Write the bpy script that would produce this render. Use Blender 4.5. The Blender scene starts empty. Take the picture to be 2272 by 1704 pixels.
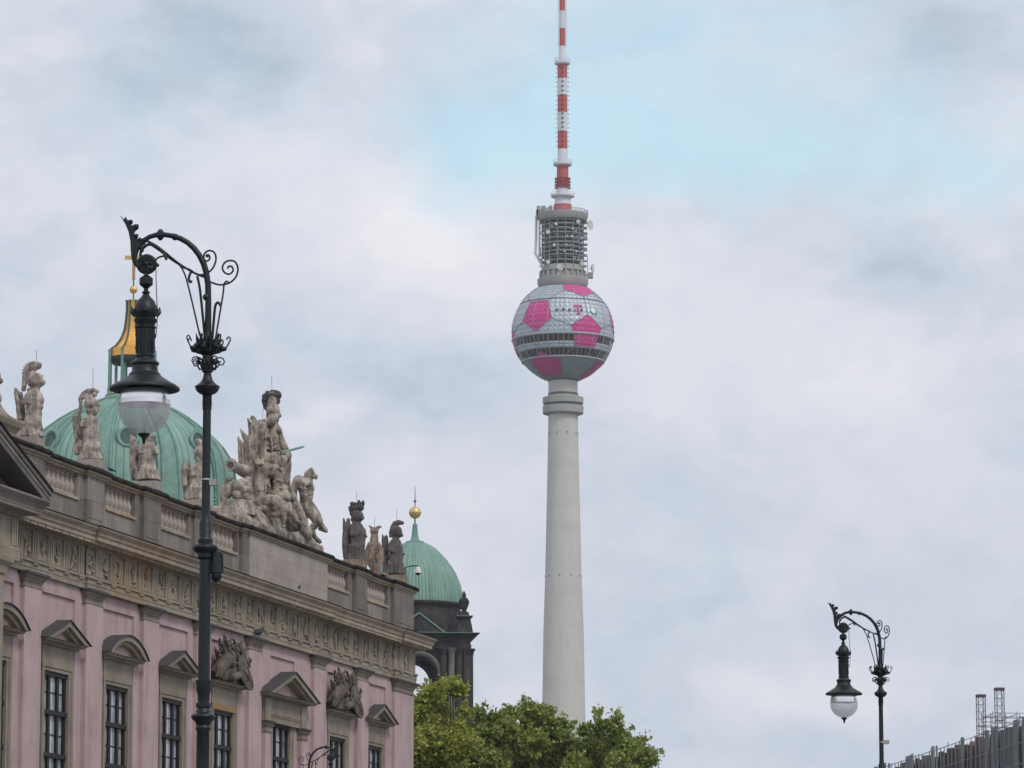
import bpy, bmesh, math, random
from mathutils import Vector, Matrix
R = math.radians
PI = math.pi

# ------------------------------------------------------------------ camera, sky, sun, exposure
scn = bpy.context.scene
COL = scn.collection
EYE = 2.0                      # camera height above the pavement
PITCH = math.atan(1433 / 9000)
cam_d = bpy.data.cameras.new('camera')
cam_d.sensor_width = 36
cam_d.lens = 36 * 9000 / 2272
cam_d.clip_start = 0.5
cam_d.clip_end = 20000
cam = bpy.data.objects.new('camera', cam_d)
COL.objects.link(cam)
cam.location = (0, 0, EYE)
cam.rotation_euler = (PI / 2 + PITCH, 0, 0)
scn.camera = cam

SKY_STRENGTH = 0.15
SUN_EL, SUN_AZ = R(48), R(142)      # azimuth from +Y (view direction) towards +X
sun_d = bpy.data.lights.new('sun', 'SUN')
sun_d.energy = 1.2
sun_d.angle = R(14)
sun_d.color = (1, 0.96, 0.9)
sun = bpy.data.objects.new('sun', sun_d)
COL.objects.link(sun)
sd = Vector((math.sin(SUN_AZ) * math.cos(SUN_EL), math.cos(SUN_AZ) * math.cos(SUN_EL), math.sin(SUN_EL)))
sun.rotation_euler = sd.to_track_quat('Z', 'Y').to_euler()

scn.view_settings.view_transform = 'Standard'
scn.view_settings.look = 'None'
scn.view_settings.exposure = 0.28
scn.view_settings.gamma = 1.0


def s2l(r, g, b):
    f = lambda c: (c / 255 / 12.92) if c / 255 <= 0.04045 else ((c / 255 + 0.055) / 1.055) ** 2.4
    return (f(r), f(g), f(b), 1)


class NT:
    def __init__(self, tree):
        self.t = tree
        self.n = tree.nodes
        self.l = tree.links

    def node(self, typ, **kw):
        n = self.n.new(typ)
        for k, v in kw.items():
            setattr(n, k, v)
        return n

    def link(self, a, b):
        self.l.new(a, b)

    def math(self, op, a, b=None, c=None, clamp=False):
        n = self.n.new('ShaderNodeMath')
        n.operation = op
        n.use_clamp = clamp
        for i, v in enumerate((a, b, c)):
            if v is None:
                continue
            if isinstance(v, (int, float)):
                n.inputs[i].default_value = v
            else:
                self.l.new(v, n.inputs[i])
        return n.outputs[0]

    def mix(self, fac, a, b, blend='MIX'):
        n = self.n.new('ShaderNodeMix')
        n.data_type = 'RGBA'
        n.blend_type = blend
        for idx, v in ((0, fac), (6, a), (7, b)):
            if isinstance(v, (int, float)):
                n.inputs[idx].default_value = v
            elif isinstance(v, tuple):
                n.inputs[idx].default_value = v
            else:
                self.l.new(v, n.inputs[idx])
        return n.outputs[2]

    def ramp(self, fac, stops):
        n = self.n.new('ShaderNodeValToRGB')
        cr = n.color_ramp
        while len(cr.elements) < len(stops):
            cr.elements.new(0.5)
        for e, (p, c) in zip(cr.elements, stops):
            e.position = p
            e.color = c
        self.l.new(fac, n.inputs[0])
        return n.outputs[0]

    def noise(self, vec, scale, detail=4, rough=0.5, dim='3D', dist=0):
        n = self.n.new('ShaderNodeTexNoise')
        n.noise_dimensions = dim
        n.inputs['Scale'].default_value = scale
        n.inputs['Detail'].default_value = detail
        n.inputs['Roughness'].default_value = rough
        n.inputs['Distortion'].default_value = dist
        if vec is not None:
            self.l.new(vec, n.inputs['Vector'])
        return n


def build_world():
    w = bpy.data.worlds.new('World')
    scn.world = w
    w.use_nodes = True
    nt = w.node_tree
    nt.nodes.clear()
    T = NT(nt)
    out = T.node('ShaderNodeOutputWorld')
    tc = T.node('ShaderNodeTexCoord')
    sky = T.node('ShaderNodeTexSky')
    sky.sky_type = 'NISHITA'
    sky.sun_disc = False
    sky.sun_elevation = SUN_EL
    sky.sun_rotation = SUN_AZ
    sky.air_density = 1.0
    sky.dust_density = 1.5
    bg1 = T.node('ShaderNodeBackground')
    bg1.inputs[1].default_value = SKY_STRENGTH
    # clear parts: the Nishita sky; its low part is very pale, so it is tinted slightly towards cyan
    tint = T.mix(1.0, sky.outputs[0], (1.0, 1.36, 1.14, 1), 'MULTIPLY')
    T.link(tint, bg1.inputs[0])
    # direction -> azimuth / elevation in degrees
    sep = T.node('ShaderNodeSeparateXYZ')
    T.link(tc.outputs['Generated'], sep.inputs[0])
    az0 = T.math('MULTIPLY', T.math('ARCTAN2', sep.outputs[0], sep.outputs[1]), 180 / PI)
    el0 = T.math('MULTIPLY', T.math('ARCSINE', sep.outputs[2]), 180 / PI)
    cmb = T.node('ShaderNodeCombineXYZ')
    T.link(az0, cmb.inputs[0])
    T.link(T.math('MULTIPLY', el0, 1.5), cmb.inputs[1])
    vec = cmb.outputs[0]
    wn = T.noise(vec, 0.35, 5, 0.55)
    wsep = T.node('ShaderNodeSeparateColor')
    T.link(wn.outputs['Color'], wsep.inputs[0])
    az = T.math('ADD', az0, T.math('MULTIPLY', T.math('SUBTRACT', wsep.outputs[0], 0.5), 3.6))
    el = T.math('ADD', el0, T.math('MULTIPLY', T.math('SUBTRACT', wsep.outputs[1], 0.5), 2.4))

    def blob(a, e, sa, se, amp):
        dx = T.math('MULTIPLY', T.math('SUBTRACT', az, a), 1 / sa)
        dy = T.math('MULTIPLY', T.math('SUBTRACT', el, e), 1 / se)
        d2 = T.math('MULTIPLY_ADD', dy, dy, T.math('MULTIPLY', dx, dx))
        return T.math('MULTIPLY', T.math('EXPONENT', T.math('MULTIPLY', d2, -1)), amp)

    def total(base, items):
        v = base
        for it in items:
            v = T.math('ADD', v, blob(*it))
        return v
    # cloud brightness
    n1 = T.noise(vec, 0.30, 7, 0.55, dist=0.3)
    n2 = T.noise(vec, 1.1, 6, 0.6, dist=0.2)
    nb = T.math('ADD', T.math('MULTIPLY', T.math('SUBTRACT', n1.outputs[0], 0.5), 0.50),
                T.math('MULTIPLY', T.math('SUBTRACT', n2.outputs[0], 0.5), 0.36))
    n3 = T.noise(vec, 3.2, 5, 0.6, dist=0.4)
    nb = T.math('ADD', nb, T.math('MULTIPLY', T.math('SUBTRACT', n3.outputs[0], 0.5), 0.12))
    # crisper billow edges inside the cloud deck
    nb2 = T.noise(vec, 0.42, 6, 0.52, dist=0.25)
    ed = T.node('ShaderNodeMapRange')
    ed.interpolation_type = 'SMOOTHSTEP'
    ed.inputs['From Min'].default_value = 0.45
    ed.inputs['From Max'].default_value = 0.58
    ed.inputs['To Min'].default_value = -0.06
    ed.inputs['To Max'].default_value = 0.06
    T.link(nb2.outputs[0], ed.inputs['Value'])
    nb = T.math('ADD', nb, ed.outputs[0])
    bright = total(T.math('ADD', nb, 0.48), BRIGHT)
    ccol = T.ramp(bright, [(0.0, s2l(164, 178, 194)), (0.3, s2l(188, 197, 210)), (0.55, s2l(206, 209, 219)),
                           (0.8, s2l(217, 217, 224)), (1.0, s2l(228, 226, 230))])
    bg2 = T.node('ShaderNodeBackground')
    bg2.inputs[1].default_value = 1.0
    T.link(ccol, bg2.inputs[0])
    clear = T.math('ADD', total(T.math('MULTIPLY', T.math('SUBTRACT', n1.outputs[0], 0.5), -1.1), CLEAR),
                   T.math('MULTIPLY', T.math('SUBTRACT', n2.outputs[0], 0.5), 0.5))
    cl = T.node('ShaderNodeMapRange')
    cl.interpolation_type = 'SMOOTHERSTEP'
    cl.inputs['From Min'].default_value = -0.05
    cl.inputs['From Max'].default_value = 1.25
    cl.inputs['To Max'].default_value = 0.50
    T.link(clear, cl.inputs['Value'])
    ms = T.node('ShaderNodeMixShader')
    T.link(cl.outputs[0], ms.inputs[0])
    T.link(bg2.outputs[0], ms.inputs[1])
    T.link(bg1.outputs[0], ms.inputs[2])
    T.link(ms.outputs[0], out.inputs[0])


# cloud masses: azimuth, elevation, half widths (degrees), amount
BRIGHT = [
    (-1.7, 11.5, 1.6, 0.9, 0.34), (-0.6, 10.6, 2.0, 1.2, 0.20), (-4.7, 13.6, 1.6, 0.9, -0.42), (-3.6, 13.2, 0.9, 0.6, -0.15), (-5.2, 11.6, 3.0, 1.0, 0.06),
    (-1.6, 8.9, 1.8, 0.7, -0.30), (-4.2, 9.4, 2.2, 0.8, -0.10), (-3.0, 8.75, 0.6, 0.25, 0.3), (-1.9, 7.0, 2.2, 0.9, 0.22), (5.7, 10.8, 1.1, 0.45, -0.30), (6.6, 10.2, 0.8, 0.5, -0.2),
    (4.9, 12.9, 2.0, 0.8, 0.1), (6.2, 14.0, 1.6, 0.7, -0.30), (5.4, 12.9, 0.6, 0.7, -0.15), (4.6, 9.3, 2.6, 1.0, 0.28), (2.4, 10.4, 1.6, 0.8, 0.14),
    (3.0, 7.2, 3.0, 0.7, -0.10), (3.6, 5.8, 3.4, 0.6, -0.08), (4.0, 4.9, 2.0, 0.35, 0.22), (2.0, 5.0, 1.4, 1.0, -0.1), (5.5, 4.0, 3.0, 0.6, -0.1),
    (-6.5, 9.0, 1.5, 1.5, -0.12),
]
CLEAR = [
    (3.6, 12.3, 3.8, 1.0, 0.75), (1.4, 13.2, 2.4, 1.3, 0.45), (7.0, 12.3, 1.8, 0.7, 0.5), (0.6, 12.2, 2.0, 0.7, 0.45), (2.5, 14.0, 2.6, 1.0, 0.3), (-4.2, 12.4, 2.4, 0.8, 0.25),
    (0.6, 14.4, 3.4, 0.9, 0.3), (-1.6, 9.2, 1.8, 0.7, 0.22), (3.2, 6.2, 3.4, 1.4, 0.16), (-4.8, 13.4, 1.8, 0.9, 0.2),
]
build_world()


# ------------------------------------------------------------------ helpers
def tag(o, label=None, cat=None, group=None, kind=None):
    if label: o['label'] = label
    if cat: o['category'] = cat
    if group: o['group'] = group
    if kind: o['kind'] = kind
    return o


def empty(name, loc=(0, 0, 0), rz=0, label=None, cat=None, group=None, parent=None):
    o = bpy.data.objects.new(name, None)
    o.empty_display_size = 0.3
    COL.objects.link(o)
    o.location = loc
    o.rotation_euler = (0, 0, rz)
    if parent: o.parent = parent
    return tag(o, label, cat, group)


def copy_tree(o, parent=None):
    c = o.copy()
    COL.objects.link(c)
    c.parent = parent
    for ch in list(o.children):
        copy_tree(ch, c)
    return c


class MB:
    """collects shapes for ONE mesh object"""
    def __init__(self):
        self.v = []
        self.f = []

    def add(self, vs, fs):
        k = len(self.v)
        self.v += [tuple(p) for p in vs]
        self.f += [tuple(i + k for i in f) for f in fs]
        return self

    def box(self, x0, x1, y0, y1, z0, z1):
        return self.add([(x0, y0, z0), (x1, y0, z0), (x1, y1, z0), (x0, y1, z0), (x0, y0, z1), (x1, y0, z1), (x1, y1, z1), (x0, y1, z1)],
                        [(0, 3, 2, 1), (4, 5, 6, 7), (0, 1, 5, 4), (1, 2, 6, 5), (2, 3, 7, 6), (3, 0, 4, 7)])

    def bar(self, a, b, t, t2=None):
        """square bar between two points"""
        return self.tube([a, b], t * 0.7, 4)

    def lathe(self, prof, n=24, c=(0, 0, 0), squash=None, cap=True, a0=0.0):
        vs, fs = [], []
        m = len(prof)
        for (r, z) in prof:
            for i in range(n):
                a = a0 + 2 * PI * i / n
                vs.append((c[0] + r * math.cos(a), c[1] + r * math.sin(a) * (squash or 1), c[2] + z))
        for j in range(m - 1):
            for i in range(n):
                a, b = j * n + i, j * n + (i + 1) % n
                fs.append((a, b, b + n, a + n))
        if cap:
            fs.append(tuple(range(n - 1, -1, -1)))
            fs.append(tuple(range((m - 1) * n, m * n)))
        return self.add(vs, fs)

    def tube(self, pts, r, n=8, closed=False):
        pts = [Vector(p) for p in pts]
        m = len(pts)
        rs = r if isinstance(r, (list, tuple)) else [r] * m
        vs, fs = [], []
        up = None
        for i, p in enumerate(pts):
            if closed:
                t = pts[(i + 1) % m] - pts[i - 1]
            else:
                t = pts[min(i + 1, m - 1)] - pts[max(i - 1, 0)]
            if t.length < 1e-9: t = Vector((0, 0, 1))
            t.normalize()
            if up is None:
                up = Vector((0, 0, 1)) if abs(t.z) < 0.9 else Vector((0, 1, 0))
                up = (up - t * up.dot(t)).normalized()
            else:
                u2 = up - t * up.dot(t)
                if u2.length > 1e-6: up = u2.normalized()
            s = t.cross(up)
            for k in range(n):
                a = 2 * PI * k / n + (PI / 4 if n == 4 else 0)
                vs.append(p + (up * math.cos(a) + s * math.sin(a)) * rs[i])
        seg = m if closed else m - 1
        for i in range(seg):
            for k in range(n):
                a, b = i * n + k, i * n + (k + 1) % n
                c, d = ((i + 1) % m) * n + (k + 1) % n, ((i + 1) % m) * n + k
                fs.append((a, b, c, d))
        if not closed:
            fs.append(tuple(range(n - 1, -1, -1)))
            fs.append(tuple(range((m - 1) * n, m * n)))
        return self.add(vs, fs)

    def ball(self, c, r, nu=16, nv=10, rot=None):
        rx, ry, rz = r if isinstance(r, (list, tuple)) else (r, r, r)
        vs, fs = [], []
        mt = rot or Matrix.Identity(3)
        c = Vector(c)
        vs.append(c + mt @ Vector((0, 0, -rz)))
        for j in range(1, nv):
            t = -PI / 2 + PI * j / nv
            for i in range(nu):
                a = 2 * PI * i / nu
                vs.append(c + mt @ Vector((rx * math.cos(t) * math.cos(a), ry * math.cos(t) * math.sin(a), rz * math.sin(t))))
        vs.append(c + mt @ Vector((0, 0, rz)))
        for i in range(nu):
            fs.append((0, 1 + (i + 1) % nu, 1 + i))
        for j in range(nv - 2):
            for i in range(nu):
                a = 1 + j * nu + i
                b = 1 + j * nu + (i + 1) % nu
                fs.append((a, b, b + nu, a + nu))
        L = len(vs) - 1
        for i in range(nu):
            fs.append((L, 1 + (nv - 2) * nu + i, 1 + (nv - 2) * nu + (i + 1) % nu))
        return self.add(vs, fs)

    def cap(self, p1, r1, p2, r2=None, flat=1.0):
        """tapered limb with rounded ends"""
        r2 = r1 if r2 is None else r2
        self.ball(p1, r1, 12, 8)
        self.ball(p2, r2, 12, 8)
        p1, p2 = Vector(p1), Vector(p2)
        if (p2 - p1).length > 1e-5:
            self.tube([p1, p2], [r1, r2], 12)
        return self

    def prism(self, poly, axis, a, b):
        """polygon (list of 2-D points) pushed along axis 'x','y' or 'z' from a to b"""
        n = len(poly)
        def P(p, t):
            return {'x': (t, p[0], p[1]), 'y': (p[0], t, p[1]), 'z': (p[0], p[1], t)}[axis]
        vs = [P(p, a) for p in poly] + [P(p, b) for p in poly]
        fs = [tuple(range(n - 1, -1, -1)), tuple(range(n, 2 * n))]
        for i in range(n):
            j = (i + 1) % n
            fs.append((i, j, j + n, i + n))
        return self.add(vs, fs)

    def mould(self, path, prof, cap=True):
        """closed profile [(offset to the right of travel, z)] swept along a horizontal path with mitred corners"""
        path = [Vector((p[0], p[1])) for p in path]
        m, n = len(path), len(prof)
        vs, fs = [], []
        for i, p in enumerate(path):
            def nr(a, b):
                t = (b - a).normalized()
                return Vector((t.y, -t.x))
            if i == 0: nn = nr(path[0], path[1])
            elif i == m - 1: nn = nr(path[-2], path[-1])
            else:
                a, b = nr(path[i - 1], p), nr(p, path[i + 1])
                nn = (a + b)
                nn = nn / max(nn.length_squared / 2, 1e-6) if nn.length > 1e-6 else a
            for (o, z) in prof:
                vs.append((p.x + nn.x * o, p.y + nn.y * o, z))
        for i in range(m - 1):
            for k in range(n):
                a, b = i * n + k, i * n + (k + 1) % n
                fs.append((a, b, b + n, a + n))
        if cap:
            fs.append(tuple(range(n - 1, -1, -1)))
            fs.append(tuple(range((m - 1) * n, m * n)))
        return self.add(vs, fs)

    def build(self, name, mat, parent=None, smooth=True, angle=35, loc=None, label=None):
        me = bpy.data.meshes.new(name)
        me.from_pydata(self.v, [], self.f)
        bm = bmesh.new()
        bm.from_mesh(me)
        bmesh.ops.recalc_face_normals(bm, faces=bm.faces)
        bm.to_mesh(me)
        bm.free()
        if smooth:
            me.shade_smooth()
            me.set_sharp_from_angle(angle=R(angle))
        if mat: me.materials.append(mat)
        o = bpy.data.objects.new(name, me)
        COL.objects.link(o)
        if parent: o.parent = parent
        if loc: o.location = loc
        if label: o['label'] = label
        return o


def sculpt(o, voxel=0.03, rough=0.03, size=0.15, smooth=2, seed=0):
    """fuse the shapes of a carved piece into one continuous skin and give it a chiselled surface"""
    m = o.modifiers.new('remesh', 'REMESH')
    m.mode = 'VOXEL'
    m.voxel_size = voxel
    m.use_smooth_shade = True
    if smooth:
        s = o.modifiers.new('smooth', 'SMOOTH')
        s.factor = 0.5
        s.iterations = smooth
    if rough:
        t = bpy.data.textures.new('carving', 'CLOUDS')
        t.noise_scale = size
        t.noise_depth = 3
        d = o.modifiers.new('carving', 'DISPLACE')
        d.texture = t
        d.strength = rough * 2
        d.mid_level = 0.5
        d.texture_coords = 'LOCAL'
    return o


def survey(x, y, Y):
    """world point at forward distance Y seen at position x, y of the 2272 x 1704 survey photograph"""
    a = (x - 1136) / 9000
    b = -(y - 852) / 9000
    d = (a, math.cos(PITCH) - b * math.sin(PITCH), math.sin(PITCH) + b * math.cos(PITCH))
    k = Y / d[1]
    return Vector((d[0] * k, Y, d[2] * k + EYE))


# ------------------------------------------------------------------ materials
def M(name, col, rough=0.75, metal=0.0, col2=None, scale=1.0, var=0.5, bump=0.0, bscale=20.0, fine=None, spec=0.4, streak=None, coord='Object', detail=6):
    m = bpy.data.materials.new(name)
    m.use_nodes = True
    T = NT(m.node_tree)
    b = m.node_tree.nodes['Principled BSDF']
    b.inputs['Roughness'].default_value = rough
    b.inputs['Metallic'].default_value = metal
    b.inputs['Specular IOR Level'].default_value = spec
    col = tuple(col) + (1,) if len(col) == 3 else col
    b.inputs['Base Color'].default_value = col
    tc = T.node('ShaderNodeTexCoord')
    vec = tc.outputs[coord]
    c = col
    if col2:
        col2 = tuple(col2) + (1,) if len(col2) == 3 else col2
        n = T.noise(vec, scale, detail, 0.6)
        r = T.ramp(n.outputs[0], [(0.5 - 0.5 * var, (0, 0, 0, 1)), (0.5 + 0.5 * var, (1, 1, 1, 1))])
        c = T.mix(r, col, col2)
    if streak:
        # rain streaks: noise stretched along Z
        scol, amount, sc = streak
        mp = T.node('ShaderNodeMapping')
        mp.inputs['Scale'].default_value = (sc, sc, sc * 0.12)
        T.link(vec, mp.inputs[0])
        n = T.noise(mp.outputs[0], 1.0, 6, 0.65)
        r = T.ramp(n.outputs[0], [(0.48, (0, 0, 0, 1)), (0.75, (amount,) * 3 + (1,))])
        c = T.mix(r, c, tuple(scol) + (1,))
    if fine:
        n = T.noise(vec, fine, 3, 0.7)
        c = T.mix(0.35, c, n.outputs['Color'], 'SOFT_LIGHT')
    if not isinstance(c, tuple):
        T.link(c, b.inputs['Base Color'])
    if bump:
        n = T.noise(vec, bscale, 6, 0.65)
        bp = T.node('ShaderNodeBump')
        bp.inputs['Strength'].default_value = bump
        bp.inputs['Distance'].default_value = 0.05
        T.link(n.outputs[0], bp.inputs['Height'])
        T.link(bp.outputs[0], b.inputs['Normal'])
    return m


def block_stone(name, c1, c2, mortar, w=1.2, h=0.42, stain=None, grime=(0.05, 0.045, 0.045)):
    """ashlar: big blocks with thin joints on X-Z faces, weathered"""
    m = bpy.data.materials.new(name)
    m.use_nodes = True
    T = NT(m.node_tree)
    b = m.node_tree.nodes['Principled BSDF']
    b.inputs['Roughness'].default_value = 0.85
    b.inputs['Specular IOR Level'].default_value = 0.25
    tc = T.node('ShaderNodeTexCoord')
    sep = T.node('ShaderNodeSeparateXYZ')
    T.link(tc.outputs['Object'], sep.inputs[0])
    cmb = T.node('ShaderNodeCombineXYZ')
    T.link(T.math('ADD', sep.outputs[0], sep.outputs[1]), cmb.inputs[0])
    T.link(sep.outputs[2], cmb.inputs[1])
    br = T.node('ShaderNodeTexBrick')
    br.inputs['Scale'].default_value = 1
    br.inputs['Brick Width'].default_value = w
    br.inputs['Row Height'].default_value = h
    br.inputs['Mortar Size'].default_value = 0.008
    br.inputs['Color1'].default_value = tuple(c1) + (1,)
    br.inputs['Color2'].default_value = tuple(c2) + (1,)
    br.inputs['Mortar'].default_value = tuple(mortar) + (1,)
    T.link(cmb.outputs[0], br.inputs[0])
    n = T.noise(tc.outputs['Object'], 0.9, 8, 0.65)
    r = T.ramp(n.outputs[0], [(0.42, (0, 0, 0, 1)), (0.75, (0.6, 0.6, 0.6, 1))])
    c = T.mix(r, br.outputs[0], tuple(grime) + (1,))
    mp = T.node('ShaderNodeMapping')
    mp.inputs['Scale'].default_value = (3.5, 3.5, 0.5)
    T.link(tc.outputs['Object'], mp.inputs[0])
    n2 = T.noise(mp.outputs[0], 1.0, 6, 0.7)
    r2 = T.ramp(n2.outputs[0], [(0.5, (0, 0, 0, 1)), (0.8, (0.55, 0.55, 0.55, 1))])
    c = T.mix(r2, c, tuple(g * 0.9 for g in grime) + (1,))
    if stain:
        # ochre water stain with a shape of its own near one spot along the front
        u0, su, scol = stain
        dd = T.math('DIVIDE', T.math('SUBTRACT', sep.outputs[0], u0), su)
        g = T.math('EXPONENT', T.math('MULTIPLY', T.math('MULTIPLY', dd, dd), -1))
        mp2 = T.node('ShaderNodeMapping')
        mp2.inputs['Scale'].default_value = (2.2, 1, 0.5)
        T.link(tc.outputs['Object'], mp2.inputs[0])
        n3 = T.noise(mp2.outputs[0], 1.3, 6, 0.7)
        r3 = T.ramp(n3.outputs[0], [(0.45, (0, 0, 0, 1)), (0.62, (1, 1, 1, 1))])
        f = T.math('MULTIPLY', T.math('MULTIPLY', g, r3), 0.6)
        c = T.mix(f, c, tuple(scol) + (1,))
    T.link(c, b.inputs['Base Color'])
    n4 = T.noise(tc.outputs['Object'], 14, 6, 0.7)
    bp = T.node('ShaderNodeBump')
    bp.inputs['Strength'].default_value = 0.5
    bp.inputs['Distance'].default_value = 0.03
    T.link(n4.outputs[0], bp.inputs['Height'])
    T.link(bp.outputs[0], b.inputs['Normal'])
    return m


MAT = {}
MAT['pink'] = M('pink plaster', (0.54, 0.405, 0.405), 0.9, col2=(0.41, 0.30, 0.30), scale=0.8, var=0.4, bump=0.2, bscale=12, fine=9, streak=((0.24, 0.16, 0.15), 0.55, 2.4), spec=0.2)
MAT['pinkdark'] = M('shaded dirty pink of the reveals', (0.30, 0.165, 0.175), 0.9, col2=(0.24, 0.13, 0.14), scale=1.0, bump=0.1, spec=0.2)  # darker copy of the pink: reveal shade and dirt put into the colour
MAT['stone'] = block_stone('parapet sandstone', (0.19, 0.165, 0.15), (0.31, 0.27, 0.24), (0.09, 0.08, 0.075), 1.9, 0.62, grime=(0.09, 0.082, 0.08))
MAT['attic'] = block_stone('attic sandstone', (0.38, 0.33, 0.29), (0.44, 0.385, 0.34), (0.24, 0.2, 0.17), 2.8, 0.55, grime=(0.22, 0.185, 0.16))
MAT['cornice'] = block_stone('cornice sandstone', (0.44, 0.36, 0.27), (0.38, 0.315, 0.24), (0.2, 0.17, 0.13), 3.4, 5.0, stain=(-30.8, 1.9, (0.40, 0.18, 0.06)), grime=(0.15, 0.125, 0.105))
MAT['frieze'] = block_stone('frieze sandstone', (0.37, 0.32, 0.25), (0.32, 0.275, 0.21), (0.18, 0.15, 0.12), 1.21, 5.0, stain=(-30.6, 2.3, (0.36, 0.18, 0.05)), grime=(0.11, 0.092, 0.08))
MAT['trim'] = block_stone('window sandstone', (0.33, 0.285, 0.225), (0.28, 0.24, 0.19), (0.18, 0.15, 0.12), 2.4, 3.0, grime=(0.11, 0.09, 0.075))
MAT['ochre'] = M('ochre stained sandstone', (0.36, 0.20, 0.09), 0.85, col2=(0.24, 0.16, 0.09), scale=2.5)
MAT['coping'] = M('blackened coping stone', (0.016, 0.014, 0.016), 0.95, col2=(0.055, 0.045, 0.04), scale=1.6, var=0.3, bump=0.4, bscale=10, spec=0.1)
MAT['slate'] = M('dark lead sheet', (0.055, 0.056, 0.066), 0.75, col2=(0.085, 0.08, 0.08), scale=2.2, bump=0.2, bscale=8, spec=0.25)
MAT['statue'] = M('pale statue sandstone', (0.58, 0.515, 0.44), 0.9, col2=(0.23, 0.19, 0.165), scale=3.4, var=0.24, bump=0.6, bscale=22, streak=((0.08, 0.07, 0.065), 0.85, 6.0), spec=0.2)
MAT['group'] = M('weathered statue sandstone', (0.52, 0.455, 0.375), 0.9, col2=(0.19, 0.16, 0.14), scale=3.0, var=0.24, bump=0.6, bscale=22, streak=((0.075, 0.065, 0.06), 0.9, 5.0), spec=0.2)
MAT['statue_dark'] = M('sooty statue sandstone', (0.20, 0.175, 0.16), 0.9, col2=(0.085, 0.077, 0.075), scale=3.0, var=0.28, bump=0.7, bscale=18, streak=((0.05, 0.045, 0.045), 0.8, 5.0), spec=0.2)
MAT['statue_tan'] = M('tan statue sandstone', (0.38, 0.30, 0.23), 0.9, col2=(0.19, 0.15, 0.12), scale=3.2, var=0.28, bump=0.7, bscale=18, streak=((0.10, 0.08, 0.07), 0.8, 5.0), spec=0.2)
MAT['black_stone'] = M('sooty plume stone', (0.055, 0.05, 0.052), 0.9, col2=(0.11, 0.1, 0.095), scale=4, bump=0.6)
MAT['trophy'] = M('sooty trophy sandstone', (0.19, 0.155, 0.125), 0.9, col2=(0.08, 0.068, 0.06), scale=2.5, var=0.3, bump=0.7, bscale=14, spec=0.2)
MAT['iron'] = M('dark green painted iron', (0.007, 0.012, 0.0145), 0.42, 0.0, col2=(0.011, 0.017, 0.02), scale=6, bump=0.15, bscale=25, spec=0.4)
MAT['iron2'] = M('dark grey painted iron', (0.03, 0.035, 0.04), 0.5, 0.0, spec=0.5)
MAT['frame'] = M('dark brown window timber', (0.014, 0.009, 0.01), 0.6)
MAT['pane'] = M('window glass with sky and curtain tone', (0.46, 0.50, 0.53), 0.10, col2=(0.16, 0.19, 0.21), scale=0.9, var=0.25, spec=0.6)  # reflected sky and glimpsed curtains are put into the pane colour
MAT['concrete'] = M('pale concrete', (0.62, 0.60, 0.555), 0.85, col2=(0.54, 0.525, 0.485), scale=0.09, var=0.6, streak=((0.44, 0.42, 0.39), 0.35, 0.5), spec=0.2)
MAT['concrete_grey'] = M('grey concrete', (0.40, 0.39, 0.365), 0.8, col2=(0.30, 0.30, 0.29), scale=0.3)
MAT['mast_white'] = M('white mast paint', (0.72, 0.73, 0.75), 0.5, col2=(0.62, 0.64, 0.67), scale=0.2)
MAT['mast_red'] = M('faded red mast paint', (0.52, 0.085, 0.075), 0.5, col2=(0.46, 0.095, 0.09), scale=0.2)
MAT['mast_cage'] = M('dark red mast lattice', (0.25, 0.06, 0.07), 0.6)
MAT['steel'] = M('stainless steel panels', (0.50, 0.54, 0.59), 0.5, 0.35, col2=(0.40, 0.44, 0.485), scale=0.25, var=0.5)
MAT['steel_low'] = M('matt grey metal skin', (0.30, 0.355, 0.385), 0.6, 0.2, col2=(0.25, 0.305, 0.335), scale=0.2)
MAT['magenta'] = M('magenta foil panels', (0.60, 0.05, 0.26), 0.5, 0.0, col2=(0.53, 0.05, 0.23), scale=0.4)
MAT['band'] = M('dark seam metal', (0.10, 0.12, 0.14), 0.6)
MAT['rim'] = M('pale rim metal', (0.42, 0.46, 0.49), 0.5, 0.2)
MAT['tower_glass'] = M('bronze tinted glass', (0.035, 0.028, 0.026), 0.2, 0.0, col2=(0.07, 0.038, 0.035), scale=0.35, var=0.4, spec=0.4)
MAT['grey_steel'] = M('grey galvanised steel', (0.33, 0.335, 0.34), 0.55, 0.3, col2=(0.25, 0.255, 0.26), scale=0.5)
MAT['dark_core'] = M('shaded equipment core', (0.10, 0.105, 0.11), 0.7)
MAT['dish'] = M('pale dish paint', (0.62, 0.61, 0.58), 0.5)
MAT['gold'] = M('gilded copper', (0.95, 0.52, 0.11), 0.38, 0.65, col2=(0.75, 0.38, 0.07), scale=0.8, var=0.6)
MAT['gold_pale'] = M('worn gilding', (0.85, 0.60, 0.25), 0.42, 0.6, col2=(0.6, 0.42, 0.18), scale=1.5)
MAT['soot'] = M('soot black sandstone', (0.012, 0.012, 0.014), 0.9, col2=(0.05, 0.046, 0.043), scale=0.45, var=0.3, bump=0.5, bscale=3, streak=((0.13, 0.115, 0.10), 0.5, 0.7))
MAT['soot_pale'] = M('patchy sandstone', (0.19, 0.175, 0.16), 0.9, col2=(0.08, 0.075, 0.072), scale=0.5, var=0.4)
MAT['brownstone'] = M('reddish church stone', (0.16, 0.11, 0.10), 0.9, col2=(0.09, 0.07, 0.07), scale=0.4)
MAT['patina_dark'] = M('dark patina', (0.07, 0.15, 0.12), 0.7, col2=(0.035, 0.06, 0.055), scale=1.0)
MAT['blade'] = M('verdigris blade', (0.30, 0.50, 0.46), 0.6, col2=(0.22, 0.40, 0.36), scale=6)
MAT['scaf'] = M('galvanised scaffold tube', (0.20, 0.21, 0.23), 0.5, 0.3)
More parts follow.
